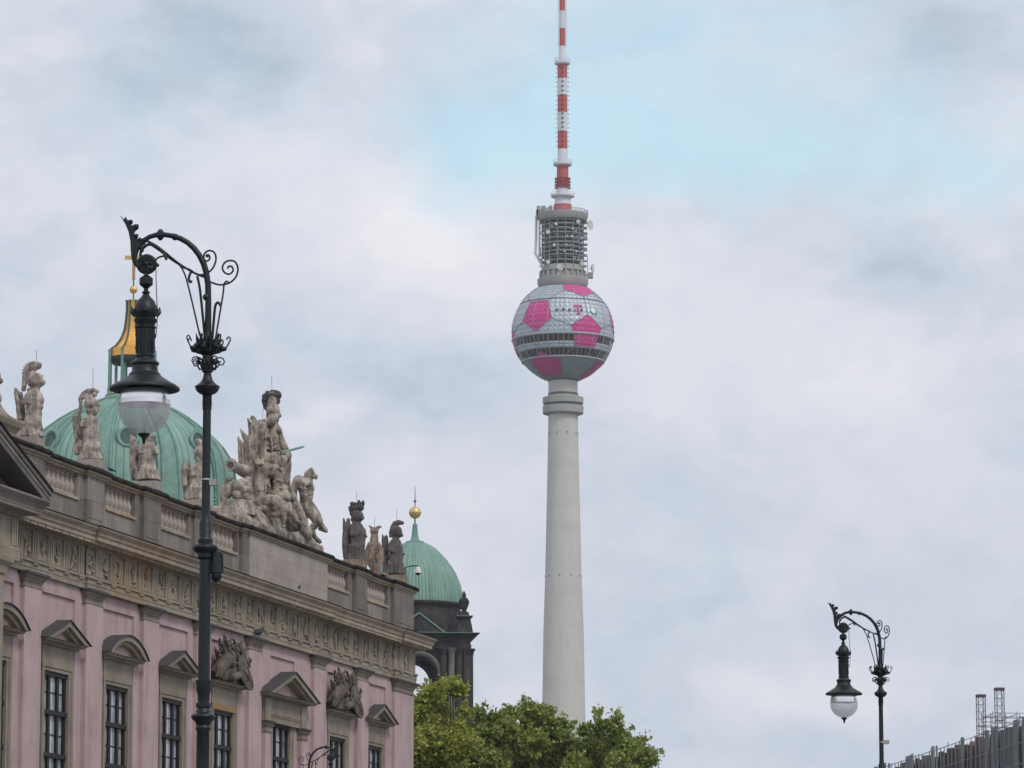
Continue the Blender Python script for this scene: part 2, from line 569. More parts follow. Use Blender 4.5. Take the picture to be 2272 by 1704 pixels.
MAT['scaf_red'] = M('maroon scaffold cap', (0.10, 0.06, 0.07), 0.7)
MAT['net'] = M('grey green scaffold sheeting', (0.24, 0.27, 0.27), 0.85, col2=(0.17, 0.20, 0.20), scale=0.5, streak=((0.09, 0.10, 0.11), 0.6, 1.2))
MAT['asphalt'] = M('asphalt', (0.05, 0.05, 0.052), 0.9, col2=(0.065, 0.064, 0.063), scale=0.6, bump=0.3)
MAT['paving'] = M('granite paving', (0.24, 0.235, 0.225), 0.85, col2=(0.18, 0.175, 0.17), scale=0.8)
MAT['earth'] = M('city ground', (0.16, 0.155, 0.14), 0.95, col2=(0.12, 0.13, 0.09), scale=0.05)
MAT['paint'] = M('road paint', (0.7, 0.7, 0.68), 0.7)
MAT['white_strap'] = M('white strap', (0.7, 0.7, 0.7), 0.6)
MAT['bark'] = M('plane bark', (0.055, 0.048, 0.038), 0.9, col2=(0.09, 0.08, 0.06), scale=3)
MAT['pigeon'] = M('pigeon feathers', (0.045, 0.05, 0.06), 0.8)


def patina():
    m = M('verdigris copper', (0.2, 0.36, 0.3), 0.75)
    T = NT(m.node_tree)
    b = m.node_tree.nodes['Principled BSDF']
    tc = T.node('ShaderNodeTexCoord')
    sep = T.node('ShaderNodeSeparateXYZ')
    T.link(tc.outputs['Object'], sep.inputs[0])
    ang = T.math('ARCTAN2', sep.outputs[1], sep.outputs[0])
    # panel seams running up the dome: 120 round
    w = T.math('MULTIPLY', ang, 44)
    s = T.math('ABSOLUTE', T.math('SINE', w))
    seam = T.math('LESS_THAN', s, 0.27)
    cmb = T.node('ShaderNodeCombineXYZ')
    T.link(T.math('FLOOR', T.math('DIVIDE', w, PI)), cmb.inputs[0])
    T.link(T.math('FLOOR', T.math('MULTIPLY', sep.outputs[2], 0.16)), cmb.inputs[1])
    wn = T.node('ShaderNodeTexWhiteNoise')
    wn.noise_dimensions = '2D'
    T.link(cmb.outputs[0], wn.inputs[0])
    c = T.mix(T.math('MULTIPLY', wn.outputs[0], 0.8), (0.235, 0.385, 0.32, 1), (0.15, 0.27, 0.225, 1))
    n = T.noise(tc.outputs['Object'], 0.35, 7, 0.6)
    c = T.mix(T.ramp(n.outputs[0], [(0.4, (0, 0, 0, 1)), (0.7, (0.55, 0.55, 0.55, 1))]), c, (0.29, 0.46, 0.38, 1))
    cm2 = T.node('ShaderNodeCombineXYZ')
    T.link(T.math('MULTIPLY', ang, 26), cm2.inputs[0])
    T.link(T.math('MULTIPLY', sep.outputs[2], 0.22), cm2.inputs[1])
    n2 = T.noise(cm2.outputs[0], 1.0, 6, 0.65)
    c = T.mix(T.ramp(n2.outputs[0], [(0.52, (0, 0, 0, 1)), (0.74, (0.9, 0.9, 0.9, 1))]), c, (0.05, 0.105, 0.09, 1))
    c = T.mix(T.math('MULTIPLY', seam, 0.7), c, (0.055, 0.12, 0.10, 1))
    T.link(c, b.inputs['Base Color'])
    bp = T.node('ShaderNodeBump')
    bp.inputs['Strength'].default_value = 0.6
    bp.inputs['Distance'].default_value = 0.12
    T.link(s, bp.inputs['Height'])
    T.link(bp.outputs[0], b.inputs['Normal'])
    return m


MAT['patina'] = patina()
MAT['patina_plain'] = M('smooth verdigris copper', (0.21, 0.36, 0.30), 0.7, col2=(0.11, 0.215, 0.18), scale=0.8, var=0.5)


def leaf_mat(name, a, b_, c_):
    m = bpy.data.materials.new(name)
    m.use_nodes = True
    T = NT(m.node_tree)
    b = m.node_tree.nodes['Principled BSDF']
    g = T.node('ShaderNodeNewGeometry')
    r = T.ramp(g.outputs['Random Per Island'], [(0.0, a + (1,)), (0.5, b_ + (1,)), (1.0, c_ + (1,))])
    tc = T.node('ShaderNodeTexCoord')
    n = T.noise(tc.outputs['Object'], 0.55, 4, 0.6)
    c = T.mix(T.ramp(n.outputs[0], [(0.4, (0, 0, 0, 1)), (0.62, (0.6, 0.6, 0.6, 1))]), r, c_ + (1,))
    T.link(c, b.inputs['Base Color'])
    b.inputs['Roughness'].default_value = 0.55
    tr = T.node('ShaderNodeBsdfTranslucent')
    T.link(c, tr.inputs[0])
    mx = T.node('ShaderNodeMixShader')
    mx.inputs[0].default_value = 0.4
    out = m.node_tree.nodes['Material Output']
    T.link(b.outputs[0], mx.inputs[1])
    T.link(tr.outputs[0], mx.inputs[2])
    T.link(mx.outputs[0], out.inputs[0])
    return m


MAT['leafA'] = leaf_mat('yellow green plane leaves', (0.11, 0.15, 0.024), (0.24, 0.275, 0.04), (0.50, 0.50, 0.11))
MAT['leafB'] = leaf_mat('mid green plane leaves', (0.085, 0.135, 0.03), (0.19, 0.25, 0.05), (0.42, 0.46, 0.13))


def thin_mat(name, col, opac, rough):
    m = bpy.data.materials.new(name)
    m.use_nodes = True
    T = NT(m.node_tree)
    b = m.node_tree.nodes['Principled BSDF']
    b.inputs['Base Color'].default_value = col + (1,)
    b.inputs['Roughness'].default_value = rough
    tl = T.node('ShaderNodeBsdfTranslucent')
    tl.inputs[0].default_value = col + (1,)
    m1 = T.node('ShaderNodeMixShader')
    m1.inputs[0].default_value = 0.6
    T.link(b.outputs[0], m1.inputs[1])
    T.link(tl.outputs[0], m1.inputs[2])
    tr = T.node('ShaderNodeBsdfTransparent')
    m2 = T.node('ShaderNodeMixShader')
    m2.inputs[0].default_value = opac
    T.link(tr.outputs[0], m2.inputs[1])
    T.link(m1.outputs[0], m2.inputs[2])
    T.link(m2.outputs[0], m.node_tree.nodes['Material Output'].inputs[0])
    return m


def glass_mat():
    m = bpy.data.materials.new('clear lamp plastic')
    m.use_nodes = True
    T = NT(m.node_tree)
    nt = m.node_tree
    b = nt.nodes['Principled BSDF']
    b.inputs['Base Color'].default_value = (0.62, 0.61, 0.64, 1)
    b.inputs['Roughness'].default_value = 0.12
    tr = T.node('ShaderNodeBsdfTransparent')
    lw = T.node('ShaderNodeLayerWeight')
    lw.inputs[0].default_value = 0.35
    mx = T.node('ShaderNodeMixShader')
    f = T.math('ADD', T.math('MULTIPLY', lw.outputs['Facing'], 0.5), 0.10, clamp=True)
    T.link(f, mx.inputs[0])
    T.link(tr.outputs[0], mx.inputs[1])
    T.link(b.outputs[0], mx.inputs[2])
    T.link(mx.outputs[0], nt.nodes['Material Output'].inputs[0])
    return m


MAT['globe'] = glass_mat()
MAT['reflector'] = M('polished lamp reflector', (0.92, 0.92, 0.94), 0.22, 0.9)
MAT['frost'] = thin_mat('frosted prism bowl', (0.78, 0.76, 0.80), 0.36, 0.25)

# ------------------------------------------------------------------ ground and streets
b = MB()
b.add([(-2500, -900, -0.02), (2500, -900, -0.02), (2500, 3500, -0.02), (-2500, 3500, -0.02)], [(0, 1, 2, 3)])
tag(b.build('ground', MAT['earth'], smooth=False), kind='structure')
ALPHA = math.atan2(2414, 9113)              # the street runs this far to the right of the view direction
RZ = PI / 2 - ALPHA                         # rotation that lays local X along the street
CORNER = (-3.7196, 151.3061, 0)             # near corner of the pink building
st = MB()
st.box(-300, 40, -30, -9, 0.0, 0.012)
o = tag(st.build('road', MAT['asphalt'], smooth=False), kind='structure'); o.location = CORNER; o.rotation_euler[2] = RZ
st = MB(); st.box(-300, 40, -9, 0, 0.0, 0.13)
o = tag(st.build('pavement', MAT['paving'], smooth=False), kind='structure'); o.location = CORNER; o.rotation_euler[2] = RZ
st = MB(); st.box(-300, 40, -62, -30, 0.0, 0.13)
o = tag(st.build('promenade', MAT['paving'], smooth=False), kind='structure'); o.location = CORNER; o.rotation_euler[2] = RZ
st = MB()
for k in range(40):
    st.box(-290 + 8 * k, -286 + 8 * k, -19.6, -19.45, 0.012, 0.016)
o = tag(st.build('road_marking', MAT['paint'], smooth=False), kind='structure'); o.location = CORNER; o.rotation_euler[2] = RZ

# ------------------------------------------------------------------ the pink palace (local X = along the front, -Y = outwards, Z up)
pal = empty('palace', CORNER, RZ, 'pink baroque palace with grey sandstone window pediments and a balustrade along its roof', 'building')
UE = -0.25            # far corner
PIL = [-43.5, -38.67, -33.8, -28.9, -24.0, -18.85, -11.8, -6.7]
WIN = [-41.15, -36.35, -31.4, -26.5, -21.6, -15.6, -9.25, -4.78]
ZO0, ZO1 = 7.3, 12.1  # window opening

# walls: back plane with openings, front strips in front of it
w = MB()
us = -95
cuts = []
for c in WIN:
    cuts.append((c - 1.2, c + 1.2))
x = us
for (a, b_) in cuts:
    w.box(x, a, 0.07, 1.0, 6.4, 14.9)
    w.box(a, b_, 0.07, 1.0, ZO1, 14.9)
    w.box(a, b_, 0.07, 1.0, 6.4, ZO0)
    x = b_
w.box(x, UE, 0.07, 1.0, 6.4, 14.9)
# front skin v=0 except the sunk fields round each window
x = us
for i, c in enumerate(WIN):
    hw = 1.32
    a, b_ = c - hw, c + hw
    w.box(x, a, 0.0, 0.0699, 6.4, 14.9)
    w.box(a, b_, 0.0, 0.0699, 14.33, 14.9)
    x = b_
w.box(x, UE, 0.0, 0.0699, 6.4, 14.9)
w.box(us, UE, 1.0, 38, 0.2, 16.3)
w.box(UE - 0.3, UE, 0.999, 37.9, 0.3, 16.2)
w.build('wall', MAT['pink'], pal, smooth=False)
w = MB()
w.box(us, UE + 0.12, -0.12, 1.0, 0.3, 6.1)
for k in range(9):
    w.box(us, UE + 0.16, -0.16, -0.12, 0.5 + k * 0.62, 1.04 + k * 0.62)
w.mould([(us, 0), (UE, 0), (UE, 36)], [(0, 6.0), (0.3, 6.1), (0.34, 6.3), (0.1, 6.42), (0, 6.42)])
w.box(us, UE + 0.3, -0.3, 0.99, 0.0, 0.45)
w.build('ground_storey', MAT['trim'], pal, smooth=False)

# pilasters with capitals
for i, c in enumerate(PIL):
    p = MB()
    hw = 0.66
    p.box(c - hw, c + hw, -0.13, 0.0, 6.42, 14.33)
    po = p.build('pilaster', MAT['pink'], pal, smooth=False)
    q = MB()
    pts = [(c - hw, 0.0), (c - hw, -0.1), (c + hw, -0.1), (c + hw, 0.0)]
    prof = [(0, 14.3), (0.035, 14.3), (0.05, 14.33), (0.035, 14.37), (0.02, 14.37), (0.02, 14.47), (0.05, 14.48), (0.06, 14.53), (0.13, 14.6), (0.15, 14.62), (0.15, 14.65), (0, 14.65)]
    q.mould([(pts[0][0], pts[0][1]), pts[1], pts[2], pts[3]], prof)
    q.box(c - hw, c + hw, -0.1, 0.0, 14.34, 14.64)
    qo = q.build('capital', MAT['trim'], po, smooth=False)
    q = MB()
    q.box(c - hw - 0.21, c + hw + 0.21, -0.31, 0.0, 14.652, 14.728)
    q.build('abacus', MAT['slate'], po, smooth=False)
# corner pilaster
p = MB()
p.box(-2.65, UE + 0.02, -0.1, 0.0, 6.42, 14.33)
p.box(UE, UE + 0.1, -0.1, 2.0, 6.42, 14.33)
po = p.build('pilaster', MAT['pink'], pal, smooth=False)
q = MB()
q.mould([(-2.65, 0.0), (-2.65, -0.1), (UE, -0.1), (UE, 2.0)], prof)
q.box(-2.65, UE, -0.1, 0.0, 14.34, 14.64)
q.build('capital', MAT['trim'], po, smooth=False)
q = MB()
q.mould([(-2.65, 0.0), (-2.65, -0.1), (UE, -0.1), (UE, 2.0)], [(0, 14.652), (0.21, 14.652), (0.21, 14.728), (0, 14.728)])
q.build('abacus', MAT['slate'], po, smooth=False)

# entablature: path with the small breaks forward
EP = [(us, 0), (-34.45, 0), (-34.45, -0.08), (-12.3, -0.08), (-12.3, 0), (-2.75, 0), (-2.75, -0.08), (UE + 0.06, -0.08), (UE + 0.06, 30)]
e = MB()
e.mould(EP, [(-0.3, 14.732), (0.1, 14.732), (0.1, 14.87), (0.115, 14.875), (0.115, 15.02), (0.16, 15.04), (0.16, 15.1), (-0.3, 15.1)])
e.build('architrave', MAT['frieze'], pal, smooth=False)
fz = MB()
fz.mould(EP, [(-0.3, 15.1), (0.07, 15.1), (0.07, 15.93), (-0.3, 15.93)])
rnd = random.Random(5)
u = -43.4
k = 0
while u < UE - 0.1:
    y0 = -0.08 if (-34.4 < u < -12.4 or u > -2.7) else 0.0
    yf = y0 - 0.07
    # triglyph: three bars on a plate
    for j in range(3):
        fz.box(u - 0.235 + j * 0.165, u - 0.235 + j * 0.165 + 0.11, yf - 0.06, yf, 15.12, 15.84)
    fz.box(u - 0.25, u + 0.25, yf - 0.075, yf, 15.84, 15.92)
    fz.box(u - 0.25, u + 0.25, yf - 0.02, yf, 15.1, 15.84)
    fz.box(u - 0.2, u + 0.2, yf - 0.085, yf - 0.0465, 14.965, 15.03)
    # metope carving
    c = u + 0.605
    if c + 0.3 < UE and not (-13.0 < c + 0.6 < -12.0):
        y0 = -0.08 if (-34.4 < c < -12.4 or c > -2.7) else 0.0
        yf = y0 - 0.07
        kind = rnd.randrange(4)
        fz.box(c - 0.31, c + 0.31, yf - 0.015, yf, 15.16, 15.88)
        for j in range(9):
            a = rnd.uniform(0, PI)
            cx_, cz_ = c + rnd.uniform(-0.2, 0.2), 15.5 + rnd.uniform(-0.27, 0.27)
            l = rnd.uniform(0.06, 0.2)
            fz.tube([(cx_ - l * math.cos(a), yf - 0.03, cz_ - l * math.sin(a)), (cx_, yf - 0.06, cz_ + 0.02), (cx_ + l * math.cos(a), yf - 0.03, cz_ + l * math.sin(a))], [0.02, 0.045, 0.025], 5)
        if kind < 2:
            fz.ball((c, yf - 0.03, 15.52), (0.14, 0.06, 0.2), 8, 6)
    u += 1.213
    k += 1
fz.build('frieze', MAT['frieze'], pal, smooth=False)
# soffit blocks (mutules) and cornice
cn = MB()
cn.mould(EP, [(-0.3, 15.93), (0.12, 15.93), (0.14, 16.0), (0.2, 16.02), (0.56, 16.05), (0.58, 16.08), (0.58, 16.2), (0.62, 16.21), (0.64, 16.3), (0.72, 16.38), (0.74, 16.41), (0.74, 16.44), (-0.3, 16.44)])
u = -43.4
while u < UE:
    cn.box(u - 0.26, u + 0.26, -0.55, -0.15, 15.985, 16.045)
    u += 0.6065
cn.build('cornice', MAT['cornice'], pal, smooth=False)
cn = MB()
cn.mould(EP, [(-0.3, 16.442), (0.75, 16.442), (0.76, 16.475), (0.2, 16.53), (-0.3, 16.53)])
cn.build('cornice_flashing', MAT['coping'], pal, smooth=False)

# parapet
BAY = [(-43.2, -40.9), (-37.5, -34.93), (-32.65, -30.1), (-27.85, -25.12), (-23.4, -20.45), (-10.65, -8.1), (-5.8, -3.2)]
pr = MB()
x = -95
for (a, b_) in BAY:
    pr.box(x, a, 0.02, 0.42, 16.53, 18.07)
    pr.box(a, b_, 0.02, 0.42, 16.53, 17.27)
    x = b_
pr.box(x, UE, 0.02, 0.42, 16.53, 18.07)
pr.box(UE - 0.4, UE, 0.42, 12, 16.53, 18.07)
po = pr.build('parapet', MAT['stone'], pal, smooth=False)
piers = [(-40.5, -38.0), (-34.45, -33.05), (-29.6, -28.1), (-24.9, -23.65), (-20.2, -19.62), (-7.6, -6.2), (-2.8, UE + 0.05)]
for (a, b_) in piers:
    pr = MB()
    pr.box(a, b_, -0.1, 0.02, 16.53, 18.07)
    pr.box(a + 0.12, b_ - 0.12, -0.115, -0.1, 16.85, 17.95)
    if b_ > UE:
        pr.box(UE, UE + 0.05, 0.02, 1.5, 16.53, 18.07)
    pr.build('pier', MAT['stone'], po, smooth=False)
pr = MB()
pr.box(-19.6, -11.1, -0.14, 0.02, 16.53, 18.07)
pr.build('attic_panel', MAT['attic'], po, smooth=False)
# base moulding of the balusters and the rail
RP = [(-95, 0.02), (-40.62, 0.02), (-40.62, -0.1), (-37.88, -0.1), (-37.88, 0.02), (-34.57, 0.02), (-34.57, -0.1), (-32.93, -0.1), (-32.93, 0.02),
      (-29.72, 0.02), (-29.72, -0.1), (-27.98, -0.1), (-27.98, 0.02), (-25.02, 0.02), (-25.02, -0.1), (-23.53, -0.1), (-23.53, 0.02), (-20.32, 0.02), (-20.32, -0.1),
      (-19.72, -0.1), (-19.72, -0.15), (-10.98, -0.15), (-10.98, 0.02), (-7.72, 0.02), (-7.72, -0.1), (-6.08, -0.1), (-6.08, 0.02), (-2.92, 0.02), (-2.92, -0.1), (UE + 0.05, -0.1), (UE + 0.05, 12)]
rl = MB()
rl.mould(RP, [(-0.5, 18.07), (0.03, 18.07), (0.05, 18.12), (0.10, 18.14), (0.13, 18.2), (-0.5, 18.2)])
rl.build('rail', MAT['cornice'], po, smooth=False)
rl = MB()
rl.mould(RP, [(-0.55, 18.202), (0.15, 18.202), (0.18, 18.25), (0.17, 18.31), (0.12, 18.355), (-0.52, 18.37)])
rl.build('rail_coping', MAT['coping'], po, smooth=False)
for (a, b_) in BAY:
    rl = MB()
    rl.box(a, b_, -0.03, 0.4, 17.272, 17.36)
    rl.build('baluster_sill', MAT['cornice'], po, smooth=False)
bp0 = None
bal_prof = [(0.115, 0), (0.115, 0.07), (0.075, 0.1), (0.085, 0.14), (0.125, 0.24), (0.125, 0.3), (0.085, 0.42), (0.055, 0.52), (0.055, 0.56), (0.08, 0.58), (0.08, 0.61), (0.065, 0.63), (0.11, 0.65), (0.11, 0.71)]
for (a, b_) in BAY:
    n = 7
    for i in range(n):
        xx = a + (b_ - a) * (i + 0.5) / n
        if bp0 is None:
            m_ = MB()
            m_.lathe(bal_prof, 12)
            bp0 = m_.build('baluster', MAT['attic'], po, loc=(xx, 0.2, 17.36))
        else:
            c_ = bp0.copy()
            COL.objects.link(c_)
            c_.parent = po
            c_.location = (xx, 0.2, 17.36)

# projecting centre block with its gable at the left
g = MB()
RU = -41.55
RW = RU - 0.75
g.box(-64, RW, -0.7, -0.1, 6.42, 14.3)
g.mould([(-64, -0.7), (RW, -0.7), (RW, 0)], [(-0.5, 14.3), (0.05, 14.3), (0.08, 14.5), (0.2, 14.62), (0.22, 14.73), (-0.5, 14.73)])
g.mould([(-64, -0.7), (RU, -0.7), (RU, 0)], [(-0.5, 14.732), (0.1, 14.732), (0.12, 15.1), (0.06, 15.1), (0.06, 15.93), (-0.5, 15.93)])
for j in range(3):
    g.box(RU - 0.5 + j * 0.16, RU - 0.4 + j * 0.16, -0.82, -0.76, 15.12, 15.85)
    g.box(RU - 1.7 + j * 0.16, RU - 1.6 + j * 0.16, -0.82, -0.76, 15.12, 15.85)
    g.box(RU + 0.06, RU + 0.1, -0.62 + j * 0.16, -0.52 + j * 0.16, 15.12, 15.85)
gb = g.build('centre_block', MAT['frieze'], pal, smooth=False)
g = MB()
g.mould([(-64, -0.7), (RU, -0.7), (RU, 0)], [(-0.5, 15.93), (0.12, 15.93), (0.2, 16.02), (0.56, 16.05), (0.58, 16.2), (0.64, 16.3), (0.74, 16.41), (0.74, 16.47), (-0.5, 16.47)])
# raking gable: prism profile running up at slope
cxg = -52.8
def rake(y0, y1, zo0, zo1, mat, nm, side=1):
    r_ = MB()
    tip = RU + 0.78
    for sgn in (1, -1):
        xa = cxg + sgn * (tip - cxg)
        h = 0.34 * (tip - cxg)
        poly = [(xa, 16.48 + zo0), (cxg, 16.48 + zo0 + h), (cxg, 16.48 + zo1 + h), (xa, 16.48 + zo1)]
        r_.prism(poly, 'y', y0, y1)
    return r_.build(nm, mat, pal, smooth=False)
g.build('gable_cornice', MAT['stone'], pal, smooth=False)
rake(-1.42, -0.1, 0.0, 0.12, MAT['stone'], 'gable_moulding')
rake(-1.46, -0.1, 0.122, 0.26, MAT['soot_pale'], 'gable_moulding')
rake(-1.40, -0.1, -0.16, -0.003, MAT['soot_pale'], 'gable_soffit')
rake(-1.5, 0.1, 0.262, 0.31, MAT['coping'], 'gable_coping')
g = MB()
g.prism([(-63, 16.48), (RU, 16.48), (cxg, 16.48 + 0.34 * (RU - cxg))], 'y', -0.75, 0.0)
g.build('gable_field', MAT['trophy'], pal, smooth=False)
# raised attic behind the gable, ending just short of the first statue
g = MB()
g.mould([(-70, 0.1), (-39.7, 0.1), (-39.7, 1.2)], [(-0.9, 18.37), (0.0, 18.37), (0.02, 18.55), (0.08, 18.65), (0.14, 18.72), (0.2, 18.86), (0.2, 18.92), (-0.9, 18.95)])
g.build('raised_attic', MAT['cornice'], pal, smooth=False)
g = MB()
pts = [(-40.2 - 1.6 * t, 18.96 + 0.75 * t * t) for t in [i / 10 for i in range(11)]] + [(-44, 19.75), (-44, 18.955), (-40.2, 18.955)]
g.prism(pts, 'y', -0.02, 0.8)
g.build('attic_scroll', MAT['attic'], pal)


# windows
def window(c, style):
    hw = 1.2
    s = MB()
    # stone surround
    s.mould([(c - hw, 0.06), (c - hw, 0.059)], [(0, 0), (0, 0.001), (0.001, 0)]) if False else None
    for sg in (-1, 1):
        x0, x1 = sorted((c + sg * hw, c + sg * (hw - 0.24)))
        s.box(x0, x1, 0.015, 0.30, ZO0 - 0.2, ZO1 + 0.02)
        x0, x1 = sorted((c + sg * hw, c + sg * (hw - 0.09)))
        s.box(x0, x1, -0.015, 0.0149, ZO0 - 0.2, ZO1 + 0.22)
    s.box(c - hw + 0.0905, c + hw - 0.0905, 0.015, 0.30, ZO1 + 0.022, ZO1 + 0.13)
    s.box(c - hw + 0.0905, c + hw - 0.0905, -0.015, 0.30, ZO1 + 0.13, ZO1 + 0.22)
    s.box(c - hw - 0.1, c + hw + 0.1, -0.2, 0.25, ZO0 - 0.42, ZO0 - 0.202)
    s.box(c - hw - 0.02, c + hw + 0.02, -0.005, 0.30, ZO1 + 0.222, 12.85)       # plain frieze block
    win = s.build('window', MAT['trim'], pal, smooth=False)
    # frame
    f = MB()
    iw = hw - 0.24
    y0, y1 = 0.11, 0.22
    for (xa, xb) in ((-iw, -iw + 0.06), (-0.42, -0.26), (0.26, 0.42), (iw - 0.14, iw)):
        f.box(c + xa, c + xb, y0, y1, ZO0 - 0.2, ZO1)
    for z_ in (ZO1 - 0.1, 10.9, 9.68, 8.45, ZO0 - 0.2):
        f.box(c - iw, c + iw, y0 - 0.04, y1, z_, z_ + 0.13)
    for z_ in (11.52, 10.32, 9.1, 7.9):
        f.box(c - iw, c + iw, 0.16, 0.20, z_, z_ + 0.035)
    f.build('window_frame', MAT['frame'], win, smooth=False)
    pn = MB()
    pn.box(c - iw, c + iw, 0.18, 0.195, ZO0 - 0.2, ZO1)
    pn.build('pane', MAT['pane'], win, smooth=False)
    bk = MB()
    bk.box(c - iw - .1, c + iw + .1, 0.3, 0.32, ZO0 - 0.3, ZO1 + .1)
    bk.build('blind', MAT['dark_core'], win, smooth=False)
    # cornice
    k = MB()
    cw = hw + 0.12 if style != 'big' else 2.25
    pj = 0.4 if style != 'big' else 0.5
    prof = [(-0.02, 12.85), (0.08, 12.85), (0.12, 12.9), (pj - 0.14, 12.93), (pj - 0.12, 12.98), (pj - 0.05, 13.0), (-0.02, 13.0)]
    k.mould([(c - cw, 0.09), (c - cw, 0), (c + cw, 0), (c + cw, 0.09)], prof)
    k.build('window_cornice', MAT['trim'], win, smooth=False)
    W_ = cw + pj - 0.05
    if style in ('tri', 'big'):
        h = 0.60 if style == 'tri' else 0.86
        a = math.atan2(h, W_)
        t = 0.17
        k = MB()
        for sg in (-1, 1):
            k.prism([(c + sg * W_, 13.003), (c + sg * (W_ - t / math.tan(a) * 0.9), 13.003), (c, 13.0 + h - t * 1.0), (c, 13.0 + h)], 'y', -pj + 0.05, 0.058)
            k.prism([(c + sg * (W_ - 0.3), 13.004), (c + sg * (W_ - 0.75), 13.004), (c, 13.0 + h - t * 1.65), (c, 13.0 + h - t * 0.9)], 'y', -pj + 0.16, 0.056)
        k.build('pediment', MAT['trim'], win, smooth=False)
        k = MB()
        for sg in (-1, 1):
            k.prism([(c + sg * (W_ + 0.05), 13.0), (c + sg * (W_ + 0.02), 13.03), (c, 13.03 + h), (c, 13.0 + h + 0.002)], 'y', -pj - 0.0, 0.055)
        k.build('pediment_roof', MAT['slate'], win, smooth=False)
        k = MB()
        k.prism([(c - W_ + 0.3, 13.005), (c + W_ - 0.3, 13.005), (c, 13.0 + h - 0.12)], 'y', -0.06, 0.055)
        k.build('pediment_field', MAT['pink'], win, smooth=False)
    elif style == 'arc':
        h = 0.62
        rr = (W_ * W_ + h * h) / (2 * h)
        a0 = math.asin(W_ / rr)
        def arc(r_out, r_in, y0, y1, mat, nm):
            q_ = MB()
            n = 20
            vs, fs = [], []
            for i in range(n + 1):
                t = -a0 + 2 * a0 * i / n
                for r_ in (r_in, r_out):
                    x_, z_ = c + r_ * math.sin(t), 13.0 + h - rr + r_ * math.cos(t)
                    z_ = max(z_, 13.003)
                    for y_ in (y0, y1):
                        vs.append((x_, y_, z_))
            for i in range(n):
                b0, b1 = i * 4, i * 4 + 4
                fs += [(b0, b1, b1 + 1, b0 + 1), (b0 + 2, b0 + 3, b1 + 3, b1 + 2), (b0, b0 + 2, b1 + 2, b1), (b0 + 1, b1 + 1, b1 + 3, b0 + 3)]
            fs += [(0, 1, 3, 2), (n * 4, n * 4 + 2, n * 4 + 3, n * 4 + 1)]
            q_.add(vs, fs)
            return q_.build(nm, mat, win)
        arc(rr, rr - 0.16, -pj + 0.05, 0.058, MAT['trim'], 'pediment')
        arc(rr - 0.14, rr - 0.28, -pj + 0.16, 0.056, MAT['trim'], 'pediment')
        arc(rr + 0.03, rr + 0.002, -pj, 0.055, MAT['slate'], 'pediment_roof')
        k = MB()
        n = 14
        poly = [(c - W_ + 0.35, 13.005)] + [(c + (rr - 0.25) * math.sin(t), max(13.006, 13.0 + h - rr + (rr - 0.25) * math.cos(t))) for t in [-a0 * 0.8 + 1.6 * a0 * i / n for i in range(n + 1)]] + [(c + W_ - 0.35, 13.005)]
        k.prism(poly, 'y', -0.06, 0.055)
        k.build('pediment_field', MAT['pink'], win, smooth=False)
    if style == 'big':
        for sg in (-1, 1):
            q_ = MB()
            xx = c + sg * 1.95
            q_.box(xx - 0.3, xx + 0.3, -0.16, 0.0, ZO0 - 0.4, 11.72)
            q_.build('side_pilaster', MAT['pink'], win, smooth=False)
            q_ = MB()
            q_.mould([(xx - 0.3, 0.0), (xx - 0.3, -0.16), (xx + 0.3, -0.16), (xx + 0.3, 0.0)], [(-0.2, 11.72), (0.03, 11.72), (0.04, 11.78), (0.02, 11.8), (0.02, 11.88), (0.08, 11.95), (0.1, 12.03), (-0.2, 12.03)])
            q_.box(xx - 0.3, xx + 0.3, -0.16, 0.0, 12.1, 12.848)
            q_.build('side_capital', MAT['trim'], win, smooth=False)
            q_ = MB()
            q_.box(xx - 0.42, xx + 0.42, -0.3, 0.0, 12.032, 12.098)
            q_.build('side_abacus', MAT['slate'], win, smooth=False)
        q_ = MB()
        q_.box(c - 1.66, c + 1.66, -0.1, 0.0, 12.1, 12.848)
        for i in range(12):
            q_.box(c - 1.5 + i * 0.26, c - 1.38 + i * 0.26, -0.15, -0.1, 12.3, 12.38)
        q_.box(c - 1.66, c + 1.66, -0.14, -0.1, 12.38, 12.43)
        q_.build('entablature', MAT['trim'], win, smooth=False)
    if style == 'trophy_ochre':
        q_ = MB()
        q_.box(c - hw + 0.1, c + hw - 0.1, -0.022, 0.0149, 12.125, 12.31)
        q_.build('lintel', MAT['ochre'], win, smooth=False, label='ochre stained lintel')
    return win


